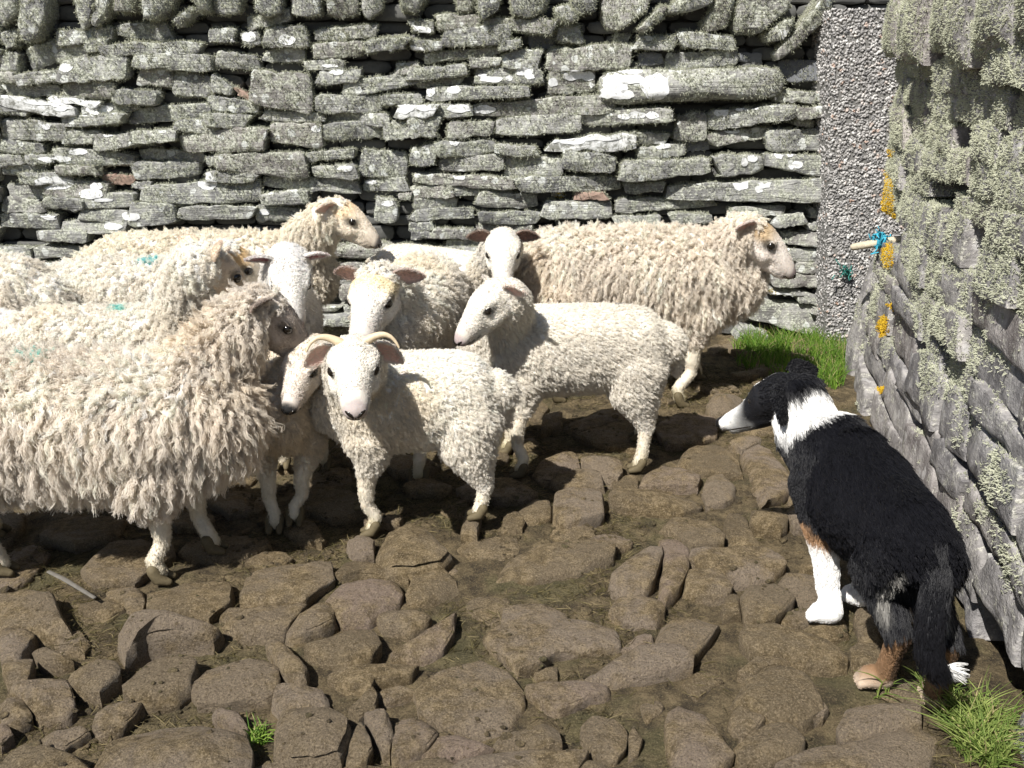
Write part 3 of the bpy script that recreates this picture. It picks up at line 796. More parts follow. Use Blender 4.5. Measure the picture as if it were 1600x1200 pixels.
# slabs set on edge against the far end of the wall
for i, flat in enumerate(([1327,606,1338,520,1372,420,1391,390,1380,450,1352,540,1345,612],[1345,612,1352,545,1380,455,1394,470,1392,540,1370,600,1362,640],[1318,640,1328,612,1345,620,1366,650,1350,668,1325,660])):
    Yq = (4.42, 4.33, 4.2)[i]
    pts = np.asarray([(at(u, v, Yq).x, at(u, v, Yq).z) for u, v in np.asarray(flat, float).reshape(-1, 2)])
    V, F = stone_geo(pts, 0.12, 0.012, rng, dome=0.004, n=30, tilt=0.08)
    W = np.stack([V[:, 0], Yq - V[:, 2], V[:, 1]], 1)
    r_soup.add(W, F)
    mesh_obj("stone", W, F, M_stone_r, wall_r, sharp=42)
hV, hF, hn = [], [], 0
z = 0.0
while z < 1.95:
    h, s = rng.uniform(0.07, 0.14), 0.03
    while s < 3.3:
        w = rng.uniform(0.15, 0.35)
        V, F = stone_geo([(s, z), (s + w, z), (s + w, z + h), (s, z + h)], 0.3, 0.01, rng, n=14, tilt=0.05)
        W = np.asarray([rw(a, b, c - 0.11) for a, b, c in V])
        hV.append(W)
        hF += [tuple(i + hn for i in f) for f in F]
        hn += len(W)
        s += w + 0.004
    z += h
tag(mesh_obj("hearting", np.concatenate(hV), hF, M_core, wall_r, sharp=40), kind="stuff")
q = [rw(0.06, -0.05, -0.22), rw(3.35, -0.05, -0.22), rw(3.35, -0.05, -0.8), rw(0.06, -0.05, -0.8)]
q += [(a, b, 1.9) for a, b, c in [rw(0.06, 1.9, -0.22), rw(3.35, 1.9, -0.22), rw(3.35, 1.9, -0.8), rw(0.06, 1.9, -0.8)]]
mesh_obj("core", q, [(0, 3, 2, 1), (4, 5, 6, 7), (0, 1, 5, 4), (1, 2, 6, 5), (2, 3, 7, 6), (3, 0, 4, 7)], M_core, wall_r, smooth=False)
rV, rT = r_soup.get()

# ------------------------------------------------------------------ concrete gate pillar of exposed pebbles
PY = 4.93
pil = empty("gate_pillar", (1.95, PY, 0))
tag(pil, "concrete gate pillar of exposed pale pebbles between the two stone walls", "pillar")
M_conc = plain("pebbly_concrete", (0.2, 0.195, 0.185), 0.9, 0.2, 0.35, 120, 0.8)
tl, bl = at(1303, 14, PY), at(1291, 545, PY)
xr = 2.32
pv = [(bl.x, PY, -0.05), (xr, PY, -0.05), (xr, PY + 0.4, -0.05), (bl.x, PY + 0.4, -0.05), (tl.x, PY, tl.z), (xr, PY, tl.z), (xr, PY + 0.4, tl.z), (tl.x, PY + 0.4, tl.z)]
mesh_obj("post", pv, [(0, 3, 2, 1), (4, 5, 6, 7), (0, 1, 5, 4), (1, 2, 6, 5), (2, 3, 7, 6), (3, 0, 4, 7)], M_conc, pil, smooth=False)
ico = np.array([(0, 0, 1), (.894, 0, .447), (.276, .851, .447), (-.724, .526, .447), (-.724, -.526, .447), (.276, -.851, .447), (.724, .526, -.447), (-.276, .851, -.447), (-.894, 0, -.447), (-.276, -.851, -.447), (.724, -.526, -.447), (0, 0, -1)])
icf = [(0,1,2),(0,2,3),(0,3,4),(0,4,5),(0,5,1),(1,6,2),(2,7,3),(3,8,4),(4,9,5),(5,10,1),(6,7,2),(7,8,3),(8,9,4),(9,10,5),(10,6,1),(11,7,6),(11,8,7),(11,9,8),(11,10,9),(11,6,10)]
nP = 14000
hz = tl.z
zz = rng.uniform(0, hz, nP)
side = rng.random(nP) < 0.2
lx = bl.x + (tl.x - bl.x) * zz / hz
px_ = np.where(side, lx, lx + rng.random(nP) * (xr - lx))
py_ = np.where(side, PY + rng.random(nP) * 0.4, PY)
PV = np.zeros((nP, 12, 3))
sz = rng.uniform(0.004, 0.0105, (nP, 1, 3)) * np.array([1.15, 1.0, 0.9])
J = ico[None] * (1 + rng.normal(0, 0.13, (nP, 12, 1)))
th = rng.uniform(0, 6.28, nP)
c_, s_ = np.cos(th)[:, None], np.sin(th)[:, None]
J = J * sz
PV[..., 0] = J[..., 0] * c_ - J[..., 2] * s_ + px_[:, None]
PV[..., 2] = J[..., 0] * s_ + J[..., 2] * c_ + zz[:, None]
PV[..., 1] = J[..., 1] + py_[:, None]
PF = (np.asarray(icf)[None] + (np.arange(nP) * 12)[:, None, None]).reshape(-1, 3)
M_peb = Mat("pebbles")
v = M_peb.n("TexVoronoi"); v.inputs["Scale"].default_value = 55
M_peb.l(M_peb.pos(), v.inputs["Vector"])
sx = M_peb.n("SeparateColor"); M_peb.l(v.outputs["Color"], sx.inputs[0])
M_peb.l(M_peb.ramp(sx.outputs[0], [(0.0, (0.17, 0.165, 0.165)), (0.4, (0.30, 0.29, 0.28)), (0.75, (0.41, 0.395, 0.385)), (0.92, (0.6, 0.59, 0.57)), (1.0, (0.4, 0.28, 0.22))]), M_peb.b.inputs["Base Color"])
M_peb.b.inputs["Roughness"].default_value = 0.75
tag(mesh_obj("pebble_facing", PV.reshape(-1, 3), PF.tolist(), M_peb.m, pil), kind="stuff")
# ------------------------------------------------------------------ shaggy lichen, grass, straw
rng = np.random.default_rng(77)
M_lich = attr_mat("tufted_lichen", 0.9, 0.1, 0, 0.12, 40, 0, 0.2)
def lichen(name, V, T, n, per, length, rad, mask, parent, col_a, col_b, up=0.35, flat=False):
    P, N, idx, bc = sample_tris(V, T, n, rng)
    keep = mask(P, N)
    P, N = P[keep], N[keep]
    cl = rng.random(len(P))
    m = len(P)
    patch = fbm(P * 14, 5, 2)
    P = np.repeat(P, per, 0); N = np.repeat(N, per, 0); cl = np.repeat(cl, per); patch = np.repeat(patch, per)
    k = len(P)
    P = P + rng.normal(0, 0.003, (k, 3))
    d0 = unit(N * 0.9 + rng.normal(0, 0.55, (k, 3)) + np.array([0, 0, up]))
    d1 = unit(d0 + rng.normal(0, 0.7, (k, 3)) + np.array([0, 0, -0.25]))
    L = (length * rng.uniform(0.45, 1.25, k) * (1 + 0.35 * np.clip(patch, -1, 1)))[:, None]
    pts = np.stack([P - N * 0.002, P + d0 * L * 0.5, P + d0 * L * 0.5 + d1 * L * 0.5], 1)
    R = np.tile(np.array([1.0, 1.0, 0.55]) * rad, (k, 1)) * rng.uniform(0.7, 1.3, (k, 1))
    mixv = np.clip(0.5 + 0.5 * patch + rng.normal(0, 0.28, k), 0, 1)[:, None]
    C = np.asarray(col_a) * (1 - mixv) + np.asarray(col_b) * mixv
    return tag(curves_obj(name, pts, R, C, M_lich, parent), kind="stuff")

def near_crust(P):
    """true where a point lies on a white crust (photo pixels)"""
    d = P - np.array([0, 0, CAMH])
    fw = d[:, 1] * CP - d[:, 2] * SP
    up_ = d[:, 1] * SP + d[:, 2] * CP
    u, v = 800 + FPX * d[:, 0] / fw, 600 - FPX * up_ / fw
    m = np.zeros(len(P), bool)
    for cx, cy, rx, ry in np.concatenate([cr, [(60, 166, 66, 10), (648, 174, 36, 10), (923, 224, 66, 9)]]):
        m |= ((u - cx) / (rx * 0.95)) ** 2 + ((v - cy) / (ry * 0.95)) ** 2 < 1
    return m, u, v
def back_mask(P, N):
    cr_, u, v = near_crust(P)
    cover = fbm(P * 5.5, 21, 3) * 0.45 + 0.30 + 0.35 * sstep(380, 90, v) - 0.55 * sstep(950, 1250, u) * sstep(140, 260, v) - 0.3 * sstep(250, 340, v)
    face = 0.55 * np.clip(N[:, 2], -0.5, 1) + 0.25
    return (~cr_) & (N[:, 1] < 0.15) & (P[:, 1] < WY + 0.08) & (P[:, 2] > 0.35) & (cover + face + rng.normal(0, 0.12, len(P)) > 0.42)
LA, LB = (0.24, 0.25, 0.185), (0.47, 0.475, 0.375)
lichen("lichen", wV, wT, 210000, 3, 0.012, 0.0010, back_mask, wall, LA, LB)
lichen("lichen", wV, wT, 130000, 3, 0.016, 0.0010, lambda P, N: (P[:, 2] > 1.5) & (N[:, 1] < 0.3) & (fbm(P * 6, 4, 2) + N[:, 2] * 0.5 > -0.25), wall, (0.25, 0.26, 0.19), (0.47, 0.475, 0.36), up=-0.2)
def right_mask(P, N):
    cover = fbm(P * np.array([5.0, 5.0, 6.5]), 33, 4) * 0.75 + 1.25 * (P[:, 2] - 0.62) + rng.normal(0, 0.12, len(P))
    out = N[:, 0] * RN[0] + N[:, 1] * RN[1]
    return (out + N[:, 2] * 0.5 > 0.1) & (cover + 0.3 * N[:, 2] > 0.12) & (P[:, 1] > 1.5)
lichen("lichen", rV, rT, 380000, 3, 0.0085, 0.0010, right_mask, wall_r, (0.33, 0.34, 0.25), (0.60, 0.61, 0.47))
# orange and yellow lichen at the end of the wall
def spot_mask(spots, Yr):
    def f(P, N):
        d = P - np.array([0, 0, CAMH])
        fw = d[:, 1] * CP - d[:, 2] * SP
        u, v = 800 + FPX * d[:, 0] / fw, 600 - FPX * (d[:, 1] * SP + d[:, 2] * CP) / fw
        m = np.zeros(len(P), bool)
        for cx, cy, rx, ry in spots:
            m |= ((u - cx) / rx) ** 2 + ((v - cy) / ry) ** 2 < 1 + 0.5 * vnoise(P * 60, 3)
        return m & (P[:, 1] < Yr)
    return f
lichen("orange_lichen", rV, rT[rV[rT[:, 0], 1] > 3.7], 160000, 3, 0.008, 0.0012, spot_mask([(1384,310,14,36), (1392,350,9,20), (1388,400,10,18), (1380,512,9,16), (1390,240,8,6), (1385,610,14,5), (1398,478,10,5)], 4.6), wall_r, (0.55, 0.33, 0.02), (0.72, 0.5, 0.05))
lichen("orange_lichen", wV, wT, 400000, 2, 0.007, 0.0012, spot_mask([(873,304,9,5), (1290,150,9,4), (1208,455,6,4), (1285,345,5,3)], 5.3), wall, (0.5, 0.36, 0.02), (0.66, 0.5, 0.05))

M_grass = attr_mat("grass_blades", 0.55, 0.3, 0, 0.1, 30, 0, 0.35)
def grass(name, label, spots, length, ca, cb, lean=0.5):
    PP, LL = [], []
    for (u, v, ru, rv, n) in spots:
        a = rng.uniform(0, 6.283, n); r = np.sqrt(rng.random(n))
        for i in range(n):
            p = gpt(u + ru * r[i] * math.cos(a[i]), v + rv * r[i] * math.sin(a[i]))
            PP.append((p.x, p.y, 0))
    P = np.asarray(PP)
    P = P[(vnoise(P * 13, 5) + rng.normal(0, .35, len(P))) > -.25]; n = len(P)
    P[:, 2] = surf_zs(P[:, 0], P[:, 1]) - 0.004
    L = (length * rng.uniform(0.4, 1.3, n))[:, None]
    az = rng.uniform(0, 6.283, n)
    h = np.stack([np.cos(az), np.sin(az), np.zeros(n)], 1)
    K = 6
    t = np.linspace(0, 1, K)[None, :, None]
    bend = (lean * rng.uniform(0.3, 1.5, n))[:, None, None]
    pts = P[:, None] + np.array([0, 0, 1.0]) * L[:, None] * (t - 0.35 * bend * t * t) + h[:, None] * L[:, None] * bend * t * t
    R = np.tile(np.array([1, 1, .9, .75, .5, .15]), (n, 1)) * rng.uniform(0.0011, 0.0022, (n, 1))
    m = rng.random((n, 1)) ** 1.3
    C = np.asarray(ca) * (1 - m) + np.asarray(cb) * m
    dead = rng.random((n, 1)) < 0.10
    C = np.where(dead, np.array([[0.4, 0.34, 0.17]]), C)
    return tag(curves_obj(name, pts, R, C, M_grass), label, "grass", kind="stuff")
G1, G2 = (0.075, 0.17, 0.02), (0.23, 0.36, 0.05)
grass("grass", "bright green grass growing at the foot of the pebbled gate pillar", [(1235,560,85,32,1500), (1295,565,30,40,1000), (1190,548,45,18,350), (1305,600,14,12,150)], 0.095, G1, G2)
grass("grass", "rough green and straw coloured grass at the foot of the wall behind the sheepdog", [(1518,1155,32,46,360), (1550,1172,32,48,400), (1480,1112,20,14,90), (1450,1098,12,6,20), (1375,1094,16,3,10)], 0.09, (0.10, 0.17, 0.03), (0.32, 0.38, 0.11), 0.8)
grass("grass", "small tuft of green grass beside the big cobbles at the front", [(404,1153,15,10,80)], 0.042, G1, (0.3, 0.42, 0.08), 0.9)
# moss, dung and bits of straw trodden into the joints
n = 70000
xs, ys = rng.uniform(-1.9, 1.6, n), rng.uniform(1.45, 4.6, n)
m = (fbm(np.stack([xs, ys, xs * 0], 1) * 3.1, 41, 3) + rng.normal(0, 0.2, n) > 0.12) & (xs < 1.1 + 0.17 * (ys - 1.9))
xs, ys = xs[m], ys[m]
zs = surf_zs(xs, ys)
low = zs < 0.016
xs, ys, zs = xs[low], ys[low], zs[low]
n = len(xs)
az, el = rng.uniform(0, 6.283, n), rng.normal(0.12, 0.22, n)
L = rng.uniform(0.008, 0.04, n)[:, None]
d = np.stack([np.cos(az) * np.cos(el), np.sin(az) * np.cos(el), np.abs(np.sin(el))], 1)
b = rng.normal(0, 0.07, (n, 3)) * L; b[:, 2] = np.abs(b[:, 2])
P0 = np.stack([xs, ys, zs + 0.002], 1)
pts = np.stack([P0, P0 + d * L * 0.5 + b * 0.5, P0 + d * L], 1)
m = rng.random((n, 1))
C = np.where(m < 0.45, np.array([[0.07, 0.055, 0.025]]), np.where(m < 0.8, np.array([[0.11, 0.095, 0.035]]), np.array([[0.27, 0.22, 0.11]]))) * rng.uniform(0.7, 1.3, (n, 1))
tag(curves_obj("straw", pts, np.tile(np.array([1, 1, 0.6]) * 0.0007, (n, 1)), C, M_grass), "short bits of straw and moss trodden between the cobbles", "straw", kind="stuff")
# crumbs of mud and grit
n = 16000
xs, ys = rng.uniform(-1.8, 1.5, n), rng.uniform(1.5, 4.4, n)
m = (xs < 1.1 + 0.17 * (ys - 1.9)) & (fbm(np.stack([xs, ys, xs * 0], 1) * 2.5, 61, 2) + rng.normal(0, 0.35, n) > 0)
xs, ys = xs[m], ys[m]; n = len(xs)
zs = surf_zs(xs, ys)
m = (zs < 0.02) | (rng.random(n) < 0.12)
xs, ys, zs = xs[m], ys[m], zs[m]; n = len(xs)
J = ico[None] * (1 + rng.normal(0, 0.2, (n, 12, 1))) * (rng.gamma(2.0, 0.0016, (n, 1, 1)) + 0.002) * np.array([1.2, 1, 0.7])
J += np.stack([xs, ys, zs + 0.001], 1)[:, None]
tag(mesh_obj("grit", J.reshape(-1, 3), (np.asarray(icf)[None] + (np.arange(n) * 12)[:, None, None]).reshape(-1, 3).tolist(), M_mud), "crumbs of mud and grit strewn over the cobbles", "grit", kind="stuff")
# ------------------------------------------------------------------ animals: bodies grown from lofted limbs and fused into one skin
class Body:
    def __init__(s):
        s.V, s.F, s.n, s.seg = [], [], 0, []
    def tube(s, label, pts, rad, side=None, k=16):
        """rad: one number or (across, up) per station; ends are rounded"""
        pts = [Vector(p) for p in pts]
        rad = [(r, r) if isinstance(r, (int, float)) else r for r in rad]
        for i in range(len(pts) - 1):
            s.seg.append((label, np.array(pts[i]), np.array(pts[i + 1]), (rad[i][0] + rad[i][1]) / 2, (rad[i + 1][0] + rad[i + 1][1]) / 2))
        d0, d1 = (pts[0] - pts[1]).normalized(), (pts[-1] - pts[-2]).normalized()
        r0, r1 = rad[0], rad[-1]
        m0, m1 = min(r0), min(r1)
        P = [pts[0] + d0 * m0 * 0.92, pts[0] + d0 * m0 * 0.6] + pts + [pts[-1] + d1 * m1 * 0.6, pts[-1] + d1 * m1 * 0.92]
        R = [(r0[0] * .35, r0[1] * .35), (r0[0] * .8, r0[1] * .8)] + rad + [(r1[0] * .8, r1[1] * .8), (r1[0] * .35, r1[1] * .35)]
        sd = Vector(side) if side is not None else None
        base = s.n
        m = len(P)
        for i, p in enumerate(P):
            t = (P[min(i + 1, m - 1)] - P[max(i - 1, 0)]).normalized()
            ref = sd if sd is not None else (Vector((1, 0, 0)) if abs(t.x) < 0.8 else Vector((0, 1, 0)))
            a = (ref - t * ref.dot(t)).normalized()
            b = t.cross(a).normalized()
            for j in range(k):
                an = 2 * math.pi * j / k
                s.V.append(p + a * (R[i][0] * math.cos(an)) + b * (R[i][1] * math.sin(an)))
        for i in range(m - 1):
            for j in range(k):
                q = (base + i * k + j, base + i * k + (j + 1) % k, base + (i + 1) * k + (j + 1) % k, base + (i + 1) * k + j)
                s.F.append(q)
        s.V += [P[0] + d0 * m0 * 0.06, P[-1] + d1 * m1 * 0.06]
        a, b = base + m * k, base + m * k + 1
        for j in range(k):
            s.F.append((a, base + (j + 1) % k, base + j))
            s.F.append((b, base + (m - 1) * k + j, base + (m - 1) * k + (j + 1) % k))
        s.n = len(s.V)
    def build(s, voxel, smooth=6):
        me = bpy.data.meshes.new("tmp")
        me.from_pydata([tuple(v) for v in s.V], [], s.F)
        o = bpy.data.objects.new("tmp", me)
        COL.objects.link(o)
        r = o.modifiers.new("r", 'REMESH')
        r.mode = 'VOXEL'
        r.voxel_size = voxel
        q = o.modifiers.new("s", 'SMOOTH')
        q.factor, q.iterations = 0.5, smooth
        bpy.context.view_layer.update()
        dg = bpy.context.evaluated_depsgraph_get()
        out = bpy.data.meshes.new_from_object(o.evaluated_get(dg))
        bpy.data.objects.remove(o)
        bpy.data.meshes.remove(me)
        out.polygons.foreach_set("use_smooth", [True] * len(out.polygons))
        return out
    def labels(s, P):
        """nearest limb for each point: label index, position along it, distance to its skin"""
        best = np.full(len(P), 1e9)
        lab = np.zeros(len(P), int)
        names = sorted({x[0] for x in s.seg})
        for (l, a, b, ra, rb) in s.seg:
            ab = b - a
            t = np.clip(((P - a) @ ab) / max(ab @ ab, 1e-9), 0, 1)
            dist = np.linalg.norm(P - a - t[:, None] * ab, axis=1) / (ra + (rb - ra) * t)
            m = dist < best
            best[m] = dist[m]
            lab[m] = names.index(l)
        return np.asarray(names)[lab]

def mesh_arrays(me):
    V = np.zeros(len(me.vertices) * 3)
    me.vertices.foreach_get("co", V)
    V = V.reshape(-1, 3)
    me.calc_loop_triangles()
    T = np.zeros(len(me.loop_triangles) * 3, int)
    me.loop_triangles.foreach_get("vertices", T)
    N = np.zeros(len(me.vertices) * 3)
    me.vertex_normals.foreach_get("vector", N)
    return V, T.reshape(-1, 3), N.reshape(-1, 3)

def set_col(me, C):
    a = me.attributes.new("col", 'FLOAT_COLOR', 'POINT')
    rgba = np.ones((len(C), 4), np.float32)
    rgba[:, :3] = C
    a.data.foreach_set("color", rgba.ravel())

G = np.array([0, 0, -1.0])
def locks(P, N, L, flow, rng, K=7, per=8, lockR=0.006, rad=0.0011, curl=0.006, turns=2.0, lift=0.8, press=0.3, rnd=0.25, tip=0.35, frizz=0.0012):
    """bunches of strands rooted at P; flow: the way the coat lies"""
    n = len(P)
    fl = flow - N * np.minimum(np.sum(flow * N, 1, keepdims=True), 0)
    fl = unit(fl + rng.normal(0, rnd, (n, 3)))
    side = unit(np.cross(N, fl) + 1e-6)
    pts = np.zeros((n, K, 3))
    cur = P - N * 0.004
    ph, tr = rng.uniform(0, 6.283, n), turns * rng.uniform(0.6, 1.4, n)
    for k in range(K):
        t = k / (K - 1)
        pts[:, k] = cur
        d = unit(N * np.maximum(lift - (lift - press) * t * 1.3, -0.1) + fl * (0.35 + 0.9 * t))
        cur = cur + d * (L / (K - 1))[:, None]
    tt = np.linspace(0, 1, K)[None, :]
    amp = (curl * np.minimum(1, tt * 2.5))[..., None] * (L / max(L.mean(), 1e-6))[:, None, None] ** 0.5
    w = 2 * math.pi * tr[:, None] * tt + ph[:, None]
    pts = pts + amp * (np.sin(w)[..., None] * side[:, None] + 0.7 * np.cos(w)[..., None] * N[:, None])
    out = []
    for j in range(per):
        a, r = rng.uniform(0, 6.283, n), np.sqrt(rng.random(n)) * lockR
        o = (np.cos(a)[:, None] * side + np.sin(a)[:, None] * unit(np.cross(side, fl))) * r[:, None]
        prof = (1 - (1 - tip) * tt ** 1.3)[..., None]
        ln = rng.uniform(0.85, 1.08, n)
        q = pts + o[:, None] * prof + rng.normal(0, frizz, (n, K, 3))
        q = pts[:, :1] + o[:, None, :] + (q - pts[:, :1] - o[:, None, :]) * ln[:, None, None]
        out.append(q)
    Q = np.concatenate(out)
    R = np.tile(rad * (1 - 0.55 * np.linspace(0, 1, K) ** 2), (len(Q), 1))
    return Q, R

M_skin = attr_mat("short_haired_skin", 0.75, 0.25, 0.12, 0.12, 90, 0.25)
M_wool = attr_mat("wool", 0.85, 0.15, 0, 0.08, 25, 0, 0.38)
M_hair = attr_mat("short_hair", 0.7, 0.2, 0, 0.08, 60, 0, 0.12)
M_fur = attr_mat("dog_fur", 0.42, 0.28, 0, 0.12, 40, 0, 0.03)
M_eye = plain("dark_eye", (0.012, 0.009, 0.006), 0.12, 0.6, 0.1, 40, 0)
M_iris = plain("amber_iris", (0.28, 0.19, 0.07), 0.2, 0.5, 0.2, 90, 0)
M_horn = plain("pale_horn", (0.62, 0.5, 0.34), 0.45, 0.35, 0.2, 70, 0.35)
M_hoof = plain("muddy_hoof", (0.11, 0.088, 0.05), 0.7, 0.25, 0.3, 60, 0.4)

def loft(name, pts, rad, mat, parent, k=10, side=(0, 0, 1), col=None):
    b = Body()
    b.tube("x", pts, rad, side=side, k=k)
    o = mesh_obj(name, b.V, b.F, mat, parent)
    if col is not None:
        set_col(o.data, np.tile(np.asarray(col), (len(b.V), 1)))
    return o

def ball(name, c, r, mat, parent, n=10):
    V, F = [], []
    for i in range(n + 1):
        th = math.pi * i / n
        for j in range(n * 2):
            ph = math.pi * j / n
            V.append((c[0] + r * math.sin(th) * math.cos(ph), c[1] + r * math.sin(th) * math.sin(ph), c[2] + r * math.cos(th)))
    m = n * 2
    for i in range(n):
        for j in range(m):
            F.append((i * m + j, (i + 1) * m + j, (i + 1) * m + (j + 1) % m, i * m + (j + 1) % m))
    return mesh_obj(name, V, F, mat, parent)

def ear(head, s, root, direc, length, width, parent, out_col, in_col, cup=0.35):
    """a leaf shaped, cupped ear with thickness; head: matrix, coordinates in the head's own frame"""
    d = Vector(direc).normalized()
    openv = Vector((0.8, 0, -0.25)).normalized()               # the opening looks forward
    a = d.cross(openv).normalized()
    nrm = a.cross(d).normalized()
    if nrm.dot(openv) < 0:
        nrm = -nrm
    V, C, F = [], [], []
    nu, nv = 9, 7
    for sh in (0, 1):
        for i in range(nu):
            t = i / (nu - 1)
            w = width * (math.sin(math.pi * min(1, 0.18 + 0.82 * t)) ** 0.75 if t > 0.02 else 0.55) * (1 if t < .97 else .4) + 0.003
            for j in range(nv):
                q = 2 * j / (nv - 1) - 1
                p = Vector(root) + d * (length * t) + a * (w * q) + nrm * (-cup * w * (1 - q * q) * (1 - 0.3 * t)) - nrm * (0.009 * sh * (1 - 0.5 * t))
                p.z -= 0.25 * length * t * t
                V.append(head @ p)
                C.append(in_col if (sh == 0 and abs(q) < 0.8 and 0.04 < t < 0.93) else out_col)
    g = lambda sh, i, j: sh * nu * nv + i * nv + j
    for i in range(nu - 1):
        for j in range(nv - 1):
            F.append((g(0, i, j), g(0, i, j + 1), g(0, i + 1, j + 1), g(0, i + 1, j)))
            F.append((g(1, i, j), g(1, i + 1, j), g(1, i + 1, j + 1), g(1, i, j + 1)))
    for i in range(nu - 1):
        for j in (0, nv - 1):
            F.append((g(0, i, j), g(0, i + 1, j), g(1, i + 1, j), g(1, i, j)))
    for j in range(nv - 1):
        F.append((g(0, nu - 1, j), g(0, nu - 1, j + 1), g(1, nu - 1, j + 1), g(1, nu - 1, j)))
    o = mesh_obj("ear", V, F, M_skin, parent)
    set_col(o.data, np.asarray(C))
    return o

def head_matrix(pos, yaw, pitch, roll, sc):
    y, p = math.radians(yaw), math.radians(pitch)
    f = Vector((math.cos(y) * math.cos(p), math.sin(y) * math.cos(p), math.sin(p)))
    l = Vector((0, 0, 1)).cross(f).normalized()
    u = f.cross(l)
    M = Matrix((f, l, u)).transposed().to_4x4() @ Matrix.Rotation(math.radians(roll), 4, 'X') @ Matrix.Scale(sc, 4)
    M.translation = Vector(pos)
    return M

WHITE, CREAM = np.array([0.80, 0.76, 0.68]), np.array([0.72, 0.635, 0.50])

def sheep(name, label, cat, c, hd, h, L, head, look, hs=1.0, roll=0, fleece="ewe", wool=CREAM, face=WHITE, patch=None, nose=(0.06, 0.05, 0.05),
          feet=None, n=4000, per=8, wl=0.06, seed=1, horns=False, ear_dir=(-0.25, 1.0, 0.05), ear_col=None, ear_in=(0.74, 0.50, 0.43), width=1.0, belly=0.0, mark=None, voxel=0.0095, group="sheep of the flock"):
    rg = np.random.default_rng(seed)
    wool = np.asarray(wool)
    a = math.radians(hd)
    fw, lf = Vector((math.cos(a), math.sin(a), 0)), Vector((-math.sin(a), math.cos(a), 0))
    base = Vector((c[0], c[1], 0))
    W = lambda f, s_, u: base + fw * (f * L) + lf * (s_ * h) + Vector((0, 0, u * h))
    B = Body()
    st = [(-.47, .73, .12, .12), (-.40, .72, .21, .20), (-.26, .71, .24, .24), (-.05, .70 - belly, .25 + belly, .262), (.18, .695 - belly * .5, .255 + belly * .5, .25), (.34, .70, .24, .205), (.43, .715, .18, .15)]
    B.tube("barrel", [W(f, 0, u) for f, u, ru, rs in st], [(rs * h * width, ru * h) for f, u, ru, rs in st], side=lf, k=22)
    hp = Vector(head)
    HM = head_matrix(hp, look[0], look[1], roll, hs)
    H = lambda x, y, z: HM @ Vector((x, y, z))
    n0, n2 = W(.33, 0, .76), H(-0.055, 0, -0.02)
    n1 = (n0 + n2) / 2 + Vector((0, 0, 0.02 * h))
    B.tube("neck", [W(.2, 0, .72), n0, n1, n2], [0.2 * h * width, 0.19 * h * width, (0.145 * h + 0.085 * hs) / 2 * 1.05, 0.088 * hs], k=16)
    sd = HM.to_3x3() @ Vector((0, 1, 0))
    # skull and straight nosed face
    B.tube("head", [H(-.075, 0, .0), H(-.03, 0, .012), H(.03, 0, .008), H(.08, 0, -.006), H(.13, 0, -.024), H(.17, 0, -.040), H(.192, 0, -.052)],
           [(.056 * hs, .062 * hs), (.075 * hs, .076 * hs), (.072 * hs, .070 * hs), (.056 * hs, .058 * hs), (.045 * hs, .046 * hs), (.044 * hs, .038 * hs), (.038 * hs, .029 * hs)], side=sd, k=16)
    B.tube("head", [H(-.02, 0, -.05), H(.05, 0, -.062), H(.115, 0, -.068), H(.168, 0, -.076)], [(.05 * hs, .035 * hs), (.046 * hs, .03 * hs), (.034 * hs, .023 * hs), (.029 * hs, .017 * hs)], side=sd, k=12)
    for s_ in (-1, 1):                                          # brow and cheek
        B.tube("head", [H(.015, .055 * s_, .036), H(.068, .052 * s_, .028)], [.022 * hs, .017 * hs], k=8)
        B.tube("head", [H(.0, .048 * s_, -.03), H(.06, .043 * s_, -.04)], [.03 * hs, .026 * hs], k=8)
    # legs
    zs = {}
    hoofs = []
    dfl = {"FL": (.27, .13), "FR": (.27, -.13), "HL": (-.36, .13), "HR": (-.36, -.13)}
    for k_, (f, s_) in dfl.items():
        ft = (feet or {}).get(k_)
        foot = Vector((ft[0], ft[1], 0)) if ft else W(f, s_, 0)
        gz = surf_z(foot.x, foot.y)
        foot.z = gz
        front = k_[0] == "F"
        if front:
            top, elb = W(.26, s_ * .9, .52), W(.25, s_ * 1.0, .42)
            foot0 = foot + Vector((0, 0, 0.055 * h))
            knee = elb.lerp(foot0, 0.50) + fw * 0.012 * h * 2
            fet = foot0 + Vector((0, 0, 0.055 * h)) - fw * 0.015
            B.tube("leg", [top, elb, knee + Vector((0, 0, .05 * h)), knee, knee - Vector((0, 0, .06 * h)), fet, foot0],
                   [.12 * h, .075 * h, .044 * h, .043 * h, .034 * h, .034 * h, .036 * h], k=12)
        else:
            top, stif = W(-.31, s_ * .8, .60), W(-.315, s_ * 1.05, .45)
            foot0 = foot + Vector((0, 0, 0.055 * h))
            hock = Vector((foot0.x, foot0.y, 0)) * 0.8 + Vector((W(-.42, s_, 0).x, W(-.42, s_, 0).y, 0)) * 0.2 - fw * 0.022 * h + Vector((0, 0, .27 * h))
            fet = foot0 + Vector((0, 0, 0.06 * h)) - fw * 0.012
            B.tube("hind", [top, stif, stif.lerp(hock, .55), hock], [.18 * h, .135 * h, .085 * h, .05 * h], k=14)
            B.tube("leg", [hock, hock.lerp(fet, .5), fet, foot0], [.045 * h, .036 * h, .036 * h, .037 * h], k=12)
        hoofs.append((foot, fw))
    # tail
    B.tube("barrel", [W(-.47, 0, .8), W(-.53, 0, .70), W(-.54, 0, .56)], [.05 * h, .045 * h, .03 * h], k=10)
    me = B.build(voxel)
    V, T, N = mesh_arrays(me)
    HI = np.array(HM.inverted())
    def hl(P):
        return P @ HI[:3, :3].T + HI[:3, 3]
    lab = B.labels(V)
    q = hl(V)
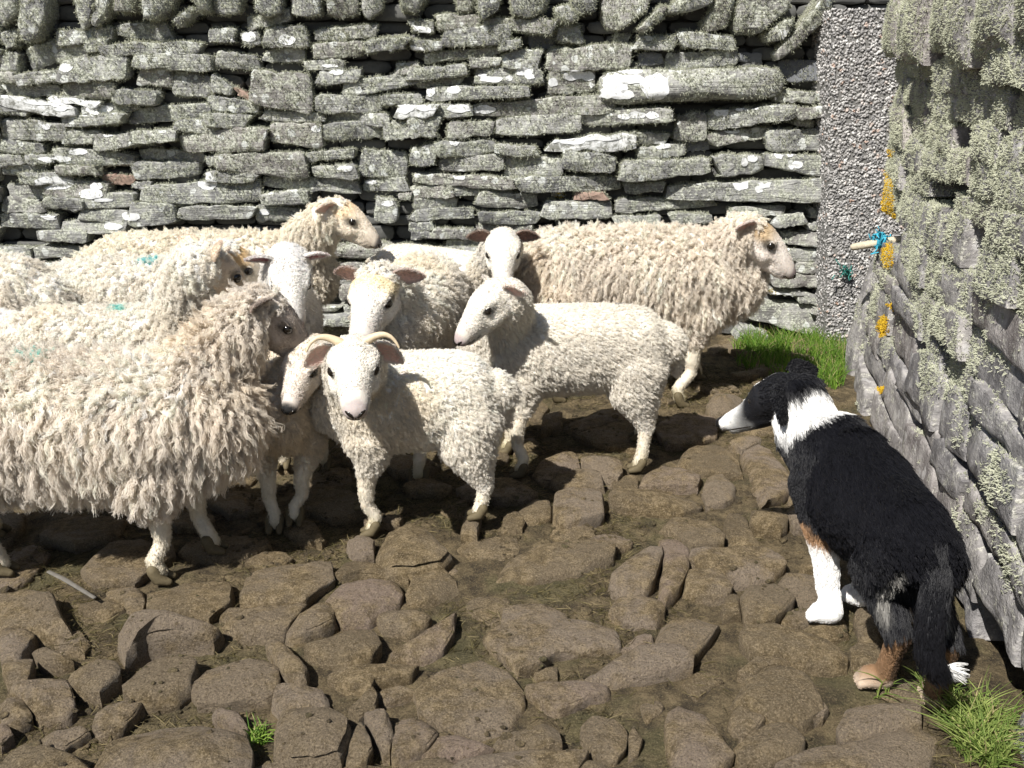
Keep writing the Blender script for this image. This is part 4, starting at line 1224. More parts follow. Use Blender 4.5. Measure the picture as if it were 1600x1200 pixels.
    isface = (lab == 'head') & (q[:, 0] > -0.03) & ~((q[:, 2] > 0.050) & (q[:, 0] < (0.035 if fleece == 'lamb' else 0.0))) & (np.abs(q[:, 1]) < 0.12) & (np.abs(q[:, 2]) < 0.13) & (q[:, 0] < 0.26)
    # colours of the skin
    C = np.tile(wool * 0.8, (len(V), 1))
    facec = np.tile(np.asarray(face), (len(V), 1))
    if patch is not None:                                       # tan forehead
        w_ = sstep(0.10, 0.02, q[:, 0]) * sstep(-0.01, 0.035, q[:, 2])
        facec = facec * (1 - w_[:, None]) + np.asarray(patch) * w_[:, None]
    m = sstep(0.165, 0.19, q[:, 0])[:, None] * sstep(-0.085, -0.06, q[:, 2])[:, None]
    facec = facec * (1 - 0.35 * sstep(0.10, 0.17, q[:, 0])[:, None] * 0.5)
    gm = (sstep(.12, .17, q[:, 0]) * (0.35 + 0.65 * sstep(.012, .03, np.abs(q[:, 1]))))[:, None] * 0.5
    facec = facec * (1 - gm) + np.asarray(face) * np.array([.62, .57, .55]) * gm
    nos = sstep(0.186, 0.202, q[:, 0])[:, None] * sstep(-0.076, -0.062, q[:, 2])[:, None]
    facec = facec * (1 - nos) + np.asarray(nose) * nos
    mouth = (np.abs(q[:, 2] + 0.074 + 0.0 * q[:, 0]) < 0.0035) & (q[:, 0] > 0.12)
    facec[mouth] *= 0.3
    for s_ in (-1, 1):
        de = np.linalg.norm((q - np.array([.055, .060 * s_, .014])) * np.array([.8, 1, 1.2]), axis=1)
        facec *= 1 - 0.65 * sstep(.032, .017, de)[:, None]
        dt = np.linalg.norm((q - np.array([.085, .046 * s_, .004])) * np.array([.55, 1, 1.3]), axis=1)
        facec *= 1 - 0.25 * sstep(.022, .008, dt)[:, None]
    C[isface] = facec[isface]
    legc = np.array([0.70, 0.64, 0.53])
    lowleg = (lab == "leg") & (V[:, 2] < 0.42 * h)
    dirt = sstep(0.16 * h, 0.03 * h, V[:, 2])[:, None] * (0.5 + 0.4 * vnoise(V * 35, seed)[:, None])
    C[lowleg] = (legc * (1 - dirt) + np.array([0.34, 0.28, 0.12]) * dirt)[lowleg]
    set_col(me, C)
    root = empty(name, (c[0], c[1], 0))
    tag(root, label, cat, group)
    body = bpy.data.objects.new("body", me)
    me.materials.append(M_skin)
    COL.objects.link(body)
    put(body, root)
    # fleece
    def pick(cnt, f, wt=None):
        P, Nf, idx, bc = sample_tris(V, T, cnt, rg, wt)
        Nn = unit(bc[:, :1] * N[T[idx, 0]] + bc[:, 1:2] * N[T[idx, 1]] + bc[:, 2:] * N[T[idx, 2]])
        k_ = f(P, idx)
        return P[k_], Nn[k_], idx[k_]
    tl = lab[T[:, 0]]
    tf = isface[T].any(1)
    fwn = np.array(fw)
    def woolly(P, idx):
        l = tl[idx]
        lim = 0.30
        leg = (l == "leg") & (P[:, 2] < (lim + 0.05) * h)
        return (~leg) & (~tf[idx])
    P, Nn, idx = pick(n, woolly)
    l = tl[idx]
    qh = hl(P)
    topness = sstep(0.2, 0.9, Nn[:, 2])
    headw = sstep(0.25, 0.0, np.linalg.norm(qh, axis=1))
    Ln = wl * (1 - 0.45 * topness) * (1 - 0.55 * headw) * rg.uniform(0.75, 1.25, len(P))
    Ln = np.where((l == "hind") | (l == "leg"), Ln * (0.35 + 0.65 * sstep(0.25 * h, 0.5 * h, P[:, 2])), Ln)
    if fleece == "ewe":
        Ln = Ln * (1 - 0.25 * sstep(0.55 * h, 0.42 * h, P[:, 2]))
        sw = fbm(P * 3.0, seed, 2)
        flow = np.tile(G, (len(P), 1)) * (0.25 + 0.75 * (1 - topness))[:, None] - fwn * (0.10 + 0.22 * sw)[:, None]
        Q, R = locks(P, Nn, Ln, flow, rg, K=9, per=per, lockR=0.0075, rad=0.00072, curl=0.0045, turns=2.6, lift=0.5, press=0.0, rnd=0.2, tip=0.65, frizz=0.0017)
    else:
        sw = fbm(P * 4.0, seed, 2)
        flow = np.tile(G, (len(P), 1)) * 0.6 - fwn * (0.55 + 0.3 * sw)[:, None]
        if fleece == "short":
            Q, R = locks(P, Nn, Ln, flow, rg, K=4, per=per, lockR=0.005, rad=0.0008, curl=0.001, turns=0.7, lift=0.7, press=0.15, rnd=0.3, tip=0.6)
        else:
            Q, R = locks(P, Nn, Ln, flow, rg, K=5, per=per, lockR=0.0048, rad=0.00058, curl=0.0012, turns=1.0, lift=0.6, press=0.08, rnd=0.22, tip=0.65, frizz=0.001)
    nl = len(P)
    vz = rg.normal(1.0, 0.09, (nl, 1))
    big = fbm(P * 5.0, seed + 3, 3)[:, None]
    cw = np.asarray(wool) * vz * (1 + 0.10 * big)
    dirty = sstep(0.35, 0.9, fbm(P * 2.2, seed + 8, 3))[:, None] * 0.35
    cw = cw * (1 - dirty) + cw * np.array([0.86, 0.76, 0.58]) * dirty
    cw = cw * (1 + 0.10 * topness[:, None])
    if mark is not None:
        for (mu, mv, mY, mr, mc) in mark:
            mp = np.array(at(mu, mv, mY))
            w_ = (sstep(mr, mr * 0.5, np.linalg.norm((P - mp)[:, :2], axis=1) + 0.015 * vnoise(P * 70, 4)) * sstep(0.3, 0.7, Nn[:, 2]))[:, None] * 0.8
            cw = cw * (1 - w_) + np.asarray(mc) * w_
    cw = np.clip(np.tile(cw, (per, 1)), 0, 0.92)
    K = Q.shape[1]
    tipc = np.linspace(0, 1, K)[None, :, None]
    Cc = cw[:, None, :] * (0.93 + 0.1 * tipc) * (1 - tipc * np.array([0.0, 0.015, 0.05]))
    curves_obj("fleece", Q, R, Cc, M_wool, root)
    # short hair of the face and legs
    P, Nn, idx = pick(16000, lambda P, idx: idx >= 0, (tf * 2.0 + ((tl == "leg") & (V[T[:, 0], 2] < 0.40 * h))).astype(float))
    qh = hl(P)
    onf = tf[idx]
    cl = C[T[idx, 0]]
    keep = ~((onf) & (qh[:, 0] > 0.172))
    P, Nn, cl, onf = P[keep], Nn[keep], cl[keep], onf[keep]
    hx = np.array(HM.to_3x3() @ Vector((1, 0, 0)))
    flow = np.where(onf[:, None], -hx[None], G[None])
    Q, R = locks(P, Nn, np.where(onf, 0.0048 * sstep(.19, .10, qh[keep][:, 0]) + .0008, 0.0065) * rg.uniform(.7, 1.3, len(P)), flow, rg, K=3, per=3, lockR=0.006, rad=0.0005, curl=0.0, lift=0.2, press=0.05, rnd=0.15, tip=1.0)
    curves_obj("short_coat", Q, R, np.clip(np.tile(cl * rg.uniform(.9, 1.1, (len(P), 1)), (3, 1)), 0, 0.9), M_hair, root)
    # eyes, ears, horns, hooves
    bv = BVHTree.FromPolygons([tuple(v) for v in V], [tuple(t) for t in T])
    hxv = (HM.to_3x3() @ Vector((1, 0, 0))).normalized()
    def onface(y_, z_):
        hit = bv.ray_cast(H(.32, y_, z_), -hxv, 0.35 * hs)
        return hit[0] if hit[0] is not None and HI[0, :3] @ np.array(hit[0]) + HI[0, 3] > .12 else H(.19, y_ * .8, z_)
    for s_ in (-1, 1):
        e = ball("eye", H(.063, .0565 * s_, .014), 0.0185 * hs, M_eye, root)
        lid = Body()
        lid.tube("x", [H(.040, .064 * s_, .022), H(.060, .068 * s_, .031), H(.083, .056 * s_, .020)], [.004 * hs, .0045 * hs, .003 * hs], k=8)
        o = mesh_obj("eyelid", lid.V, lid.F, M_skin, root)
        set_col(o.data, np.tile(np.asarray(face) * 0.6, (len(lid.V), 1)))
        d = Vector(ear_dir)
        if s_ < 0:
            d = Vector((d.x, -d.y, d.z))
        oc = np.asarray(ear_col if ear_col is not None else face) * 0.92
        eo = ear(HM, s_, (-.035, .058 * s_, .038), d, .100, .032, root, tuple(oc), ear_in)
        eV, eT, eN = mesh_arrays(eo.data)
        ep, en, ei, eb = sample_tris(eV, eT, 900, rg)
        ed_ = np.tile(np.array(HM.to_3x3() @ d), (900, 1))
        inner = (ei // 2 % 2 == 0)
        eq, er = locks(ep, unit(en), np.full(900, .007), ed_, rg, K=3, per=3, lockR=.004, rad=.0005, curl=0, lift=.35, press=.1, rnd=.3, tip=1.0)
        ecol = np.where((en @ np.array(HM.to_3x3() @ Vector((1, 0, -.2))) > .35)[:, None], (np.asarray(ear_in) + oc) * .5, oc)
        curves_obj("ear_hair", eq, er, np.clip(np.tile(ecol, (3, 1)), 0, .9), M_hair, root)
        npts = [onface(y_ * s_, z_) for y_, z_ in ((.007, -.063), (.012, -.056), (.019, -.050), (.026, -.047))]
        nl_ = Body()
        nl_.tube("x", npts, [.0035 * hs, .0055 * hs, .0055 * hs, .003 * hs], k=6)
        mesh_obj("nostril", nl_.V, nl_.F, M_eye, root)
        if s_ == 1:
            mo = Body()
            mo.tube("x", [onface(y_, -.077 + .010 * abs(y_ / .03) ** 1.5) for y_ in (-.03, -.02, -.01, 0, .01, .02, .03)], [.0022 * hs] * 7, k=6)
            mo.tube("x", [onface(0, -.074), onface(0, -.064)], [.002 * hs] * 2, k=6)
            mesh_obj("mouth", mo.V, mo.F, M_eye, root)
        if horns:
            hp_, hr_ = [], []
            for i in range(11):
                t = i / 10
                hp_.append(H(-.012 - .02 * t + .035 * t * t, s_ * (.030 + .112 * t ** .9 - .010 * t ** 4), .068 + .026 * math.sin(math.pi * t * .8) - .030 * t ** 3))
                hr_.append(.0145 * hs * (1 - .78 * t))
            loft("horn", hp_, hr_, M_horn, root, k=10)
    for (foot, d_) in hoofs:
        hb = Body()
        for s_ in (-1, 1):
            o_ = lf * (.016 * h / .6 * s_)
            z_ = foot.z
            hb.tube("x", [foot + o_ - d_ * .012 + Vector((0, 0, .045 * h / .6)), foot + o_ + Vector((0, 0, .022)), foot + o_ * 1.1 + d_ * .03 + Vector((0, 0, .014))],
                    [.0165 * h / .6, .017 * h / .6, .010 * h / .6], side=lf, k=10)
        mesh_obj("hoof", hb.V, hb.F, M_hoof, root)
    return root
# ------------------------------------------------------------------ the flock
TEAL = (0.10, 0.55, 0.50)
TAN = (0.50, 0.37, 0.20)
FL = "sheep of the flock"
sheep("ewe", "big shaggy ewe at the front left with its shaded face turned away", "sheep", (-1.27, 2.56), 2, 0.665, 1.0, at(420, 498, 2.76), (14, -36), hs=0.86, fleece="ewe", n=17000, per=13, wl=0.10, seed=101,
      wool=(0.810, 0.759, 0.695), face=(0.42, 0.36, 0.31), ear_dir=(-.5, 1, .25), ear_in=(0.35, 0.24, 0.2), belly=-0.01, feet={"FR": (-1.01, 2.45), "FL": (-0.90, 2.60), "HR": (-1.47, 2.47), "HL": (-1.62, 2.72)}, mark=[(42, 523, 2.55, 0.03, TEAL)], voxel=0.009)  # face colour greyed to carry the shade lying on it
sheep("lamb", "small horned lamb facing the camera in front of the flock", "sheep", (-0.315, 2.86), 186, 0.60, 0.54, at(553, 572, 2.62), (279, -6), hs=0.98, fleece="lamb", n=24000, per=8, wl=0.024, seed=102,
      wool=(0.830, 0.794, 0.731), horns=True, ear_dir=(-.35, 1, -.42), nose=(0.42, 0.36, 0.34), feet={"FL": (-0.445, 2.765), "FR": (-0.485, 2.90), "HL": (-0.105, 2.77), "HR": (-0.10, 2.98)}, voxel=0.008)
sheep("lamb", "white lamb in profile facing left with a dark smudge on its back", "sheep", (0.215, 3.38), 182, 0.63, 0.72, at(772, 472, 3.16), (212, -26), hs=0.86, fleece="lamb", n=26000, per=8, wl=0.026, seed=103,
      wool=(0.830, 0.794, 0.731), ear_dir=(-.4, 1, .12), nose=(0.4, 0.33, 0.32), feet={"HL": (0.465, 3.27), "HR": (0.50, 3.52), "FL": (0.03, 3.22), "FR": (-0.02, 3.46)}, mark=[(968, 455, 3.42, 0.028, (0.12, 0.12, 0.13))])
sheep("ewe", "large shaggy ewe in profile facing right, tan forehead, nearest the gate pillar", "sheep", (0.55, 4.22), 0, 0.775, 1.04, at(1178, 374, 4.16), (-10, -26), hs=1.08, fleece="ewe", n=13000, per=11, wl=0.085, seed=104,
      wool=(0.820, 0.764, 0.690), face=(0.78, 0.72, 0.66), patch=(0.50, 0.38, 0.24), nose=(0.25, 0.2, 0.2), ear_dir=(-.8, 1, .1), belly=0.02, feet={"FR": (0.745, 4.03), "FL": (0.88, 4.36), "HR": (0.20, 4.06)})
sheep("ewe", "cream ewe against the wall looking right over the backs of the others", "sheep", (-1.42, 4.42), 1, 0.73, 1.12, at(535, 340, 4.32), (-6, -22), hs=0.94, fleece="ewe", n=10000, per=10, wl=0.06, seed=105,
      wool=(0.830, 0.779, 0.690), face=(0.82, 0.74, 0.62), patch=(0.74, 0.6, 0.42), nose=(0.1, 0.09, 0.09), ear_dir=(-.8, 1, .0))
sheep("lamb", "lamb half hidden in the shadow between the big ewe and the horned lamb", "sheep", (-0.74, 3.02), 276, 0.56, 0.62, at(480, 566, 2.76), (250, -30), hs=0.78, fleece="lamb", n=14000, per=6, wl=0.024, seed=106,
      wool=(0.740, 0.668, 0.564), face=(0.80, 0.73, 0.65), nose=(0.02, 0.02, 0.02), feet={"FR": (-0.755, 2.77), "FL": (-0.695, 2.79)})
sheep("ewe", "ewe facing the camera with lowered head and yellowish brow, behind the horned lamb", "sheep", (-0.40, 3.80), 262, 0.70, 0.85, at(588, 460, 3.36), (258, -22), hs=1.12, fleece="ewe", n=11000, per=10, wl=0.055, seed=107,
      wool=(0.830, 0.794, 0.731), face=(0.80, 0.76, 0.70), patch=(0.72, 0.62, 0.42), nose=(0.22, 0.2, 0.2), ear_dir=(-.2, 1, .28), ear_col=(0.4, 0.34, 0.3), feet={"FL": (-0.335, 3.17)})
sheep("lamb", "very white sheep with pink ears peering over the big front ewe", "sheep", (-0.98, 3.86), 292, 0.66, 0.70, at(452, 428, 3.48), (288, -46), hs=0.98, fleece="lamb", n=14000, per=6, wl=0.028, seed=108,
      wool=(0.820, 0.799, 0.773), face=(0.82, 0.80, 0.76), ear_dir=(-.2, 1, .1), ear_in=(0.34, 0.14, 0.16), nose=(0.25, 0.18, 0.18))
sheep("ewe", "white short coated sheep with a black nose, looking out before the wall", "sheep", (-0.33, 4.42), 325, 0.655, 0.82, at(786, 390, 3.97), (270, -22), hs=0.97, fleece="short", n=16000, per=6, wl=0.018, seed=109,
      wool=(0.820, 0.789, 0.731), face=(0.82, 0.78, 0.70), ear_dir=(-.15, 1, .18), ear_col=(0.3, 0.24, 0.2), ear_in=(0.3, 0.18, 0.15), nose=(0.015, 0.015, 0.015))
sheep("ewe", "ewe amid the flock with the largest turquoise mark on its back and tan crown", "sheep", (-1.52, 3.86), 3, 0.715, 0.80, at(358, 414, 3.62), (22, -26), fleece="ewe", n=10000, per=10, wl=0.05, seed=110,
      wool=(0.830, 0.794, 0.731), face=(0.80, 0.73, 0.62), patch=(0.62, 0.45, 0.24), mark=[(232, 383, 3.84, 0.05, (0.08, 0.55, 0.6))], ear_dir=(-.3, 1, .1))
sheep("ewe", "ewe right behind the big front one, ear pricked, small turquoise spot", "sheep", (-1.40, 3.22), 6, 0.66, 0.78, at(328, 424, 3.14), (48, -32), fleece="ewe", n=11000, per=10, wl=0.045, seed=111,
      wool=(0.830, 0.794, 0.731), face=(0.74, 0.63, 0.5), mark=[(185, 483, 3.22, 0.03, (0.15, 0.6, 0.55))], ear_dir=(-.45, .75, .75), ear_in=(0.7, 0.52, 0.44))
sheep("ewe", "ewe at the far left by the wall, only its woolly rump in view", "sheep", (-2.17, 3.70), 170, 0.765, 0.80, (-2.75, 3.72, 0.8), (180, -20), fleece="ewe", n=8000, per=8, wl=0.055, seed=112, wool=(0.820, 0.779, 0.711))
sheep("lamb", "white fluffy lamb at the left edge below the woolly rump", "sheep", (-1.96, 3.28), 176, 0.64, 0.60, (-2.38, 3.26, 0.6), (180, -30), hs=0.88, fleece="lamb", n=12000, per=6, wl=0.03, seed=113, wool=(0.800, 0.779, 0.752))
# ------------------------------------------------------------------ the sheepdog, creeping along the wall
def make_dog():
    rg = np.random.default_rng(500)
    B = Body()
    B.tube("barrel", [(.892, 1.84, .425), (.890, 1.92, .42), (.890, 2.05, .40), (.89, 2.20, .375), (.885, 2.33, .37), (.868, 2.44, .385)],
           [(.058, .070), (.080, .092), (.096, .110), (.122, .146), (.115, .148), (.085, .105)], side=(1, 0, 0), k=20)
    B.tube("barrel", [(.892, 2.18, .455), (.888, 2.32, .468)], [(.07, .06), (.075, .062)], side=(1, 0, 0), k=12)      # withers
    hp = at(1210, 626, 2.56)
    npos = at(1124, 657, 2.645)
    d = (npos - hp)
    yaw, pitch = math.degrees(math.atan2(d.y, d.x)), math.degrees(math.asin(d.z / d.length)) + 8
    HM = head_matrix(hp + d.normalized() * -.012, yaw, pitch, 6, 1.13)
    H = lambda x, y, z: HM @ Vector((x, y, z))
    B.tube("neck", [(.875, 2.36, .40), (.850, 2.43, .435), (.815, 2.49, .465), H(-.05, 0, -.012)], [.125, .108, .088, .072], k=16)
    sd = HM.to_3x3() @ Vector((0, 1, 0))
    B.tube("head", [H(-.055, 0, 0), H(-.01, 0, .008), H(.035, 0, .0), H(.065, 0, -.016), H(.10, 0, -.026), H(.135, 0, -.032), H(.158, 0, -.034)],
           [tuple(1.13 * v for v in r_) for r_ in [(.052, .05), (.063, .058), (.056, .05), (.041, .039), (.033, .031), (.029, .026), (.022, .018)]], side=sd, k=16)
    B.tube("head", [H(.0, 0, -.03), H(.065, 0, -.045), H(.135, 0, -.052)], [tuple(1.13 * v for v in r_) for r_ in [(.042, .03), (.03, .019), (.021, .012)]], side=sd, k=12)
    B.tube("head", [H(.160, 0, -.026), H(.171, 0, -.028)], [.0125, .011], k=10)
    zf = lambda x, y: surf_z(x, y)
    paws = []
    def foreleg(sh, el, wr, pw, pd):
        z = zf(*pw)
        B.tube("fore", [sh, el], [.085, .054], k=12)
        B.tube("fore", [el, ((el[0] + wr[0]) / 2, (el[1] + wr[1]) / 2, (el[2] + wr[2]) / 2), wr, (pw[0], pw[1], z + .035)], [.05, .034, .028, .027], k=12)
        paws.append((pw, z, pd))
    foreleg((.815, 2.33, .37), (.808, 2.27, .285), (.828, 2.225, .115), (.832, 2.19), (-.75, .35))
    foreleg((.955, 2.34, .37), (.958, 2.30, .285), (.948, 2.30, .115), (.94, 2.275), (-.5, .6))
    def hindleg(hip, st, hk, pw, pd):
        z = zf(*pw)
        B.tube("hind", [hip, st], [.068, .056], k=14)
        B.tube("hind", [st, tuple((a * .45 + b * .55) for a, b in zip(st, hk)), hk], [.050, .034, .025], k=12)
        B.tube("shank", [hk, tuple((a + b) / 2 for a, b in zip(hk, (pw[0], pw[1], z + .04))), (pw[0], pw[1], z + .035)], [.029, .024, .026], k=10)
        paws.append((pw, z, pd))
    hindleg((.858, 1.93, .395), (.850, 2.00, .30), (.868, 1.872, .20), (.872, 1.93), (-.85, .25))
    hindleg((.925, 1.91, .395), (.945, 1.97, .30), (.965, 1.842, .195), (.975, 1.885), (.05, .8))
    for (pw, z, pd) in paws:
        dv = Vector((pd[0], pd[1], 0)).normalized()
        lt = Vector((-dv.y, dv.x, 0))
        p = Vector((pw[0], pw[1], z))
        B.tube("paw", [p + Vector((0, 0, .032)), p + dv * .03 + Vector((0, 0, .026))], [.030, .029], k=10)
        for s_ in (-1.5, -.5, .5, 1.5):
            B.tube("paw", [p + dv * .03 + lt * (.0125 * s_) + Vector((0, 0, .024)), p + dv * (.058 - .005 * abs(s_)) + lt * (.0145 * s_) + Vector((0, 0, .014))], [.0135, .0115], k=8)
    tail = [(.892, 1.82, .455), (.884, 1.775, .40), (.872, 1.755, .33), (.872, 1.745, .255), (.892, 1.742, .205), (.93, 1.75, .195)]
    B.tube("tail", tail, [.030, .026, .024, .023, .019, .011], k=10)
    me = B.build(0.0065, 5)
    V, T, N = mesh_arrays(me)
    lab = B.labels(V)
    HI = np.array(HM.inverted())
    tailP = np.asarray(tail)
    nA, nB = np.array((.875, 2.36, .40)), np.array(H(-.05, 0, -.012))
    BLACK, WH, TN, GREY = np.array([.007, .007, .009]), np.array([.78, .77, .75]), np.array([.36, .21, .11]), np.array([.30, .29, .29])
    def colour(P, l, Nn, jit=None):
        q = P @ HI[:3, :3].T + HI[:3, 3]
        C = np.tile(BLACK, (len(P), 1))
        wob = 0.02 * fbm(P * 18, 3, 2) if jit is None else 0.02 * fbm(P * 18, 3, 2) + jit
        # collar
        tn = ((P - nA) @ (nB - nA)) / ((nB - nA) @ (nB - nA))
        col = sstep(.50, .57, tn + wob * 3) * sstep(1.02, .90, tn + wob * 3) * ((l == "neck") | (l == "barrel") | (l == "head"))
        col = col * sstep(0.22, 0.35, tn) * sstep(.445, .475, P[:, 2] + wob) * sstep(.95, .90, P[:, 0])
        col = np.where((q[:, 0] > -0.045) & (l == "head"), 0, col)
        C = C * (1 - col[:, None]) + WH * col[:, None]
        # muzzle
        hd_ = (l == "head")
        mz = sstep(.084, .112, q[:, 0] - 0.5 * q[:, 2] * 0 + wob + 0.45 * np.clip(-q[:, 2] - .03, 0, .05)) * hd_
        mcol = WH * (1 - sstep(-.03, -.015, q[:, 2])[:, None] * .0) * (0.5 + 0.5 * np.maximum(sstep(.10, .15, q[:, 0]), sstep(-.02, .0, q[:, 2])))[:, None]
        grey = np.maximum(sstep(.125, .085, q[:, 0]), sstep(-.035, -.055, q[:, 2]) * .7)[:, None]
        mcol = mcol * (1 - 0.62 * grey)
        C = C * (1 - mz[:, None]) + mcol * mz[:, None]
        bz = hd_ * sstep(.010, .005, np.abs(q[:, 1]) + 0.3 * np.abs(wob)) * sstep(-.01, .02, q[:, 0]) * (q[:, 2] > .0)
        C = C * (1 - bz[:, None]) + WH * bz[:, None]
        C = np.where((hd_ & (q[:, 0] > .163))[:, None], np.array([.012, .011, .012]), C)
        # fore legs white below a tan band, hind feet tan
        fl = (l == "fore") | ((l == "paw") & (P[:, 1] > 2.1))
        w_ = (fl * sstep(.255, .215, P[:, 2] + wob))[:, None]
        t_ = (fl * sstep(.30, .27, P[:, 2] + wob) * (P[:, 1] < 2.3) * (P[:, 0] < .93))[:, None] * 0.8
        C = C * (1 - t_) + TN * t_
        C = C * (1 - w_) + WH * w_
        hl_ = (l == "shank") | ((l == "paw") & (P[:, 1] <= 2.1))
        t_ = (hl_ * sstep(.22, .19, P[:, 2] + wob) * (0.25 + 0.45 * (Nn[:, 0] < 0.0)))[:, None]
        C = C * (1 - t_) + TN * 0.8 * t_
        w_ = (((l == "paw") & (P[:, 1] <= 2.1)) * sstep(.075, .035, P[:, 2]))[:, None] * 0.8
        C = C * (1 - w_) + np.array([.5, .40, .31]) * w_
        # white tip of the tail
        w_ = ((l == "tail") * sstep(.905, .925, P[:, 0] + wob) * (P[:, 2] < .26))[:, None]
        C = C * (1 - w_) + WH * w_
        return C, q
    C, q = colour(V, lab, N)
    set_col(me, C)
    root = empty("sheepdog", (.89, 2.15, 0))
    tag(root, "black and white sheepdog creeping along the right wall towards the flock", "dog")
    body = bpy.data.objects.new("body", me)
    me.materials.append(M_skin)
    COL.objects.link(body)
    put(body, root)
    tl = lab[T[:, 0]]
    n = 75000
    P, Nf, idx, bc = sample_tris(V, T, n, rg)
    Nn = unit(bc[:, :1] * N[T[idx, 0]] + bc[:, 1:2] * N[T[idx, 1]] + bc[:, 2:] * N[T[idx, 2]])
    l = tl[idx]
    Cf, q = colour(P, l, Nn, rg.normal(0, .004, n))
    Ln = np.full(n, .034)
    flow = np.tile(np.array([0.0, -1.0, -0.35]), (n, 1))
    hx = np.array(HM.to_3x3() @ Vector((1, 0, 0)))
    def setp(m, ln, fl):
        Ln[m] = ln
        flow[m] = fl
    setp(l == "neck", .034, unit(nA - nB) + np.array([0, 0, -.4]))
    setp(l == "head", .013, -hx)
    Ln[(l == "head") & (q[:, 0] > .03)] = .007
    setp(l == "fore", .016, (0, -.5, -1))
    setp(l == "hind", .026, (0, -.6, -1))
    hi = (l == "hind") & (P[:, 2] > .34)
    flow[hi] = (0, -1.0, -.5)
    setp(l == "shank", .007, (0, -.3, -1))
    setp(l == "paw", .005, (-.5, 0, -.6))
    ti = np.argmin(np.linalg.norm(P[:, None] - tailP[None], axis=2), 1)
    td = unit(np.gradient(tailP, axis=0))
    m = l == "tail"
    Ln[m] = .036
    flow[m] = (td[ti] * 1.0 + np.array([0, -.15, -.45]))[m]
    br = ((l == "hind") | (l == "barrel")) & (Nn[:, 1] < -.35) & (P[:, 2] < .42) & (P[:, 1] < 1.95)
    Ln[br] = .040
    belly = (l == "barrel") & (Nn[:, 2] < -.3)
    Ln[belly] = .03
    # pale feathering at the back of the thighs
    for (cx, cz, rx, rz) in ((.840, .31, .014, .07), (.955, .30, .018, .06)):
        w_ = (sstep(1.3, .6, np.sqrt(((P[:, 0] - cx) / rx) ** 2 + ((P[:, 2] - cz) / rz) ** 2)) * (P[:, 1] < 1.93) * ((l == "hind") | (l == "barrel")))[:, None] * rg.uniform(.1, .75, (n, 1))
        Cf = Cf * (1 - w_) + np.array([.46, .44, .40]) * w_
    Ln = Ln * rg.uniform(.7, 1.25, n)
    keep = ~((l == "head") & (q[:, 0] > .162))
    P, Nn, Ln, flow, Cf = P[keep], Nn[keep], Ln[keep], flow[keep], Cf[keep]
    flow = unit(flow) + 0.12 * np.stack([fbm(P * 9, 1, 2), fbm(P * 9, 2, 2), fbm(P * 9, 4, 2)], 1)
    Q, R = locks(P, Nn, Ln, flow, rg, K=5, per=4, lockR=.004, rad=.0006, curl=.0004, turns=.6, lift=.22, press=-.05, rnd=.06, tip=.5, frizz=.0005)
    curves_obj("fur", Q, R, np.clip(np.tile(Cf * rg.uniform(.8, 1.25, (len(P), 1)), (4, 1)), 0, .85), M_fur, root)
    # ears: the near one hangs, the far one is folded back
    for (s_, rootp, dr, ln) in ((1, (-.025, .050, .030), (-.10, .62, -.70), .080), (-1, (-.03, -.046, .045), (-.85, -.5, .30), .062)):
        e = ear(HM, s_, rootp, dr, ln, .030, root, (.012, .012, .014), (.03, .022, .02), cup=.3)
        eV, eT, eN = mesh_arrays(e.data)
        p, nf, ii, b_ = sample_tris(eV, eT, 1500, rg)
        fl = np.tile(np.array(HM.to_3x3() @ Vector(dr)), (1500, 1))
        q_, r_ = locks(p, unit(eN[eT[ii, 0]]), np.full(1500, .012), fl, rg, K=4, per=2, lockR=.003, rad=.0007, curl=.001, lift=.4, press=.05, rnd=.2)
        curves_obj("ear_fur", q_, r_, np.tile(BLACK, (len(q_), 1)), M_fur, root)
    loft('nose', [H(.158, 0, -.022), H(.170, 0, -.026), H(.176, 0, -.034)], [(.0135, .010), (.0145, .011), (.009, .007)], plain('wet_black_nose', (.012, .011, .012), .3, .5, .2, 90, .2), root, k=12, side=sd)
    loft('mouth', [H(.075, .036, -.05), H(.11, .034, -.049), H(.145, .027, -.049), H(.162, .012, -.049)], [.0018, .002, .002, .0015], M_eye, root, k=6)
    for s_ in (-1, 1):
        ball("eye", H(.055, .037 * s_, .012), .0085, M_eye, root)
    return root
make_dog()
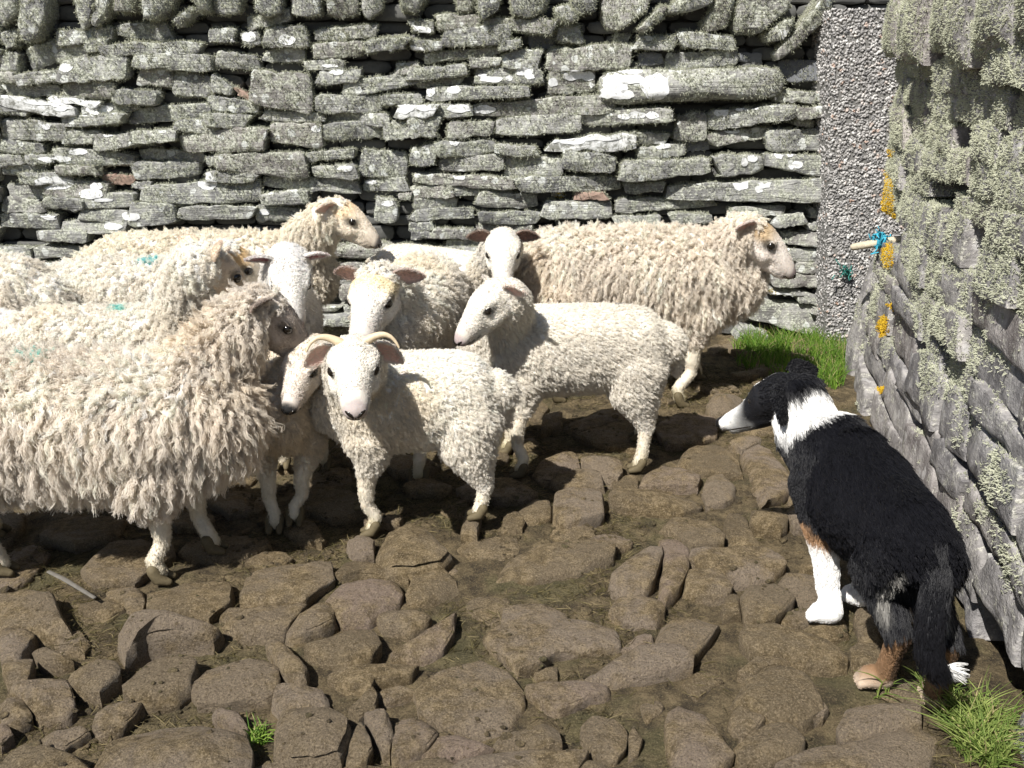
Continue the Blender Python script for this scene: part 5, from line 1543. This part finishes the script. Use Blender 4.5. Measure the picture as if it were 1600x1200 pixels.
# ------------------------------------------------------------------ small things
M_wood = plain("weathered_wood", (0.5, 0.44, 0.33), 0.85, 0.2, 0.3, 60, 0.6)
M_twine = plain("blue_twine", (0.05, 0.36, 0.5), 0.6, 0.3, 0.3, 90, 0.4)
M_twine_g = plain("green_twine", (0.04, 0.2, 0.17), 0.7, 0.2, 0.3, 90, 0.4)
st = empty("gate_stick", at(1360, 380, 4.2))
a, b = at(1334, 386, 4.26), at(1406, 374, 4.16)
loft("stick", [a, a.lerp(b, .4), b], [.016, .018, .017], M_wood, st, k=7)
tag(st, "short end of a pale wooden stick poking out by the pillar", "stick")
rg = np.random.default_rng(8)
def knot(name, label, c, r, turns, mat, ends, tilt=0.0):
    root = empty(name, c)
    pts = []
    for i in range(turns * 12):
        an = i / 12 * 6.283
        pts.append(c + Vector((-.018 + .036 * i / (turns * 12) + rg.normal(0, .003), math.sin(an) * r * .9, math.cos(an) * r)) + Vector((0, 0, rg.normal(0, .003))))
    loft("coil", pts, [.0042] * len(pts), mat, root, k=6, side=(1, 0, 0))
    for k in range(ends):
        p = c + Vector((rg.normal(0, .015), -.02, rg.normal(0, .012)))
        q = []
        for i in range(6):
            q.append(p.copy())
            p = p + Vector((rg.normal(-.004, .01), rg.normal(-.004, .006), rg.normal(.004, .012)))
        loft("loose_end", q, [.0028] * 6, mat, root, k=5, side=(1, 0, 0))
    return tag(root, label, "twine")
knot("twine", "bright blue twine wound round the wooden stick by the pillar", at(1374, 376, 4.19), .030, 7, M_twine, 9)
knot("twine", "scrap of dark green twine hanging on the pebbled pillar", at(1323, 426, 4.90), .014, 3, M_twine_g, 9)
# flat stick below the front ewe, her shade painted into its darkened colour
sk = empty("fallen_stick", gpt(110, 908, .03))
p, q = gpt(76, 893, .055), gpt(148, 934, .045)
o = loft("shaft", [p, p.lerp(q, .35) + Vector((0, 0, .004)), q], [(.003, .007), (.004, .008), (.003, .006)], plain("shade_darkened_stick", (.13, .12, .105), .8, .2, .25, 60, .4), sk, k=8)
tag(sk, "pale flat stick lying on the cobbles below the front ewe", "stick")
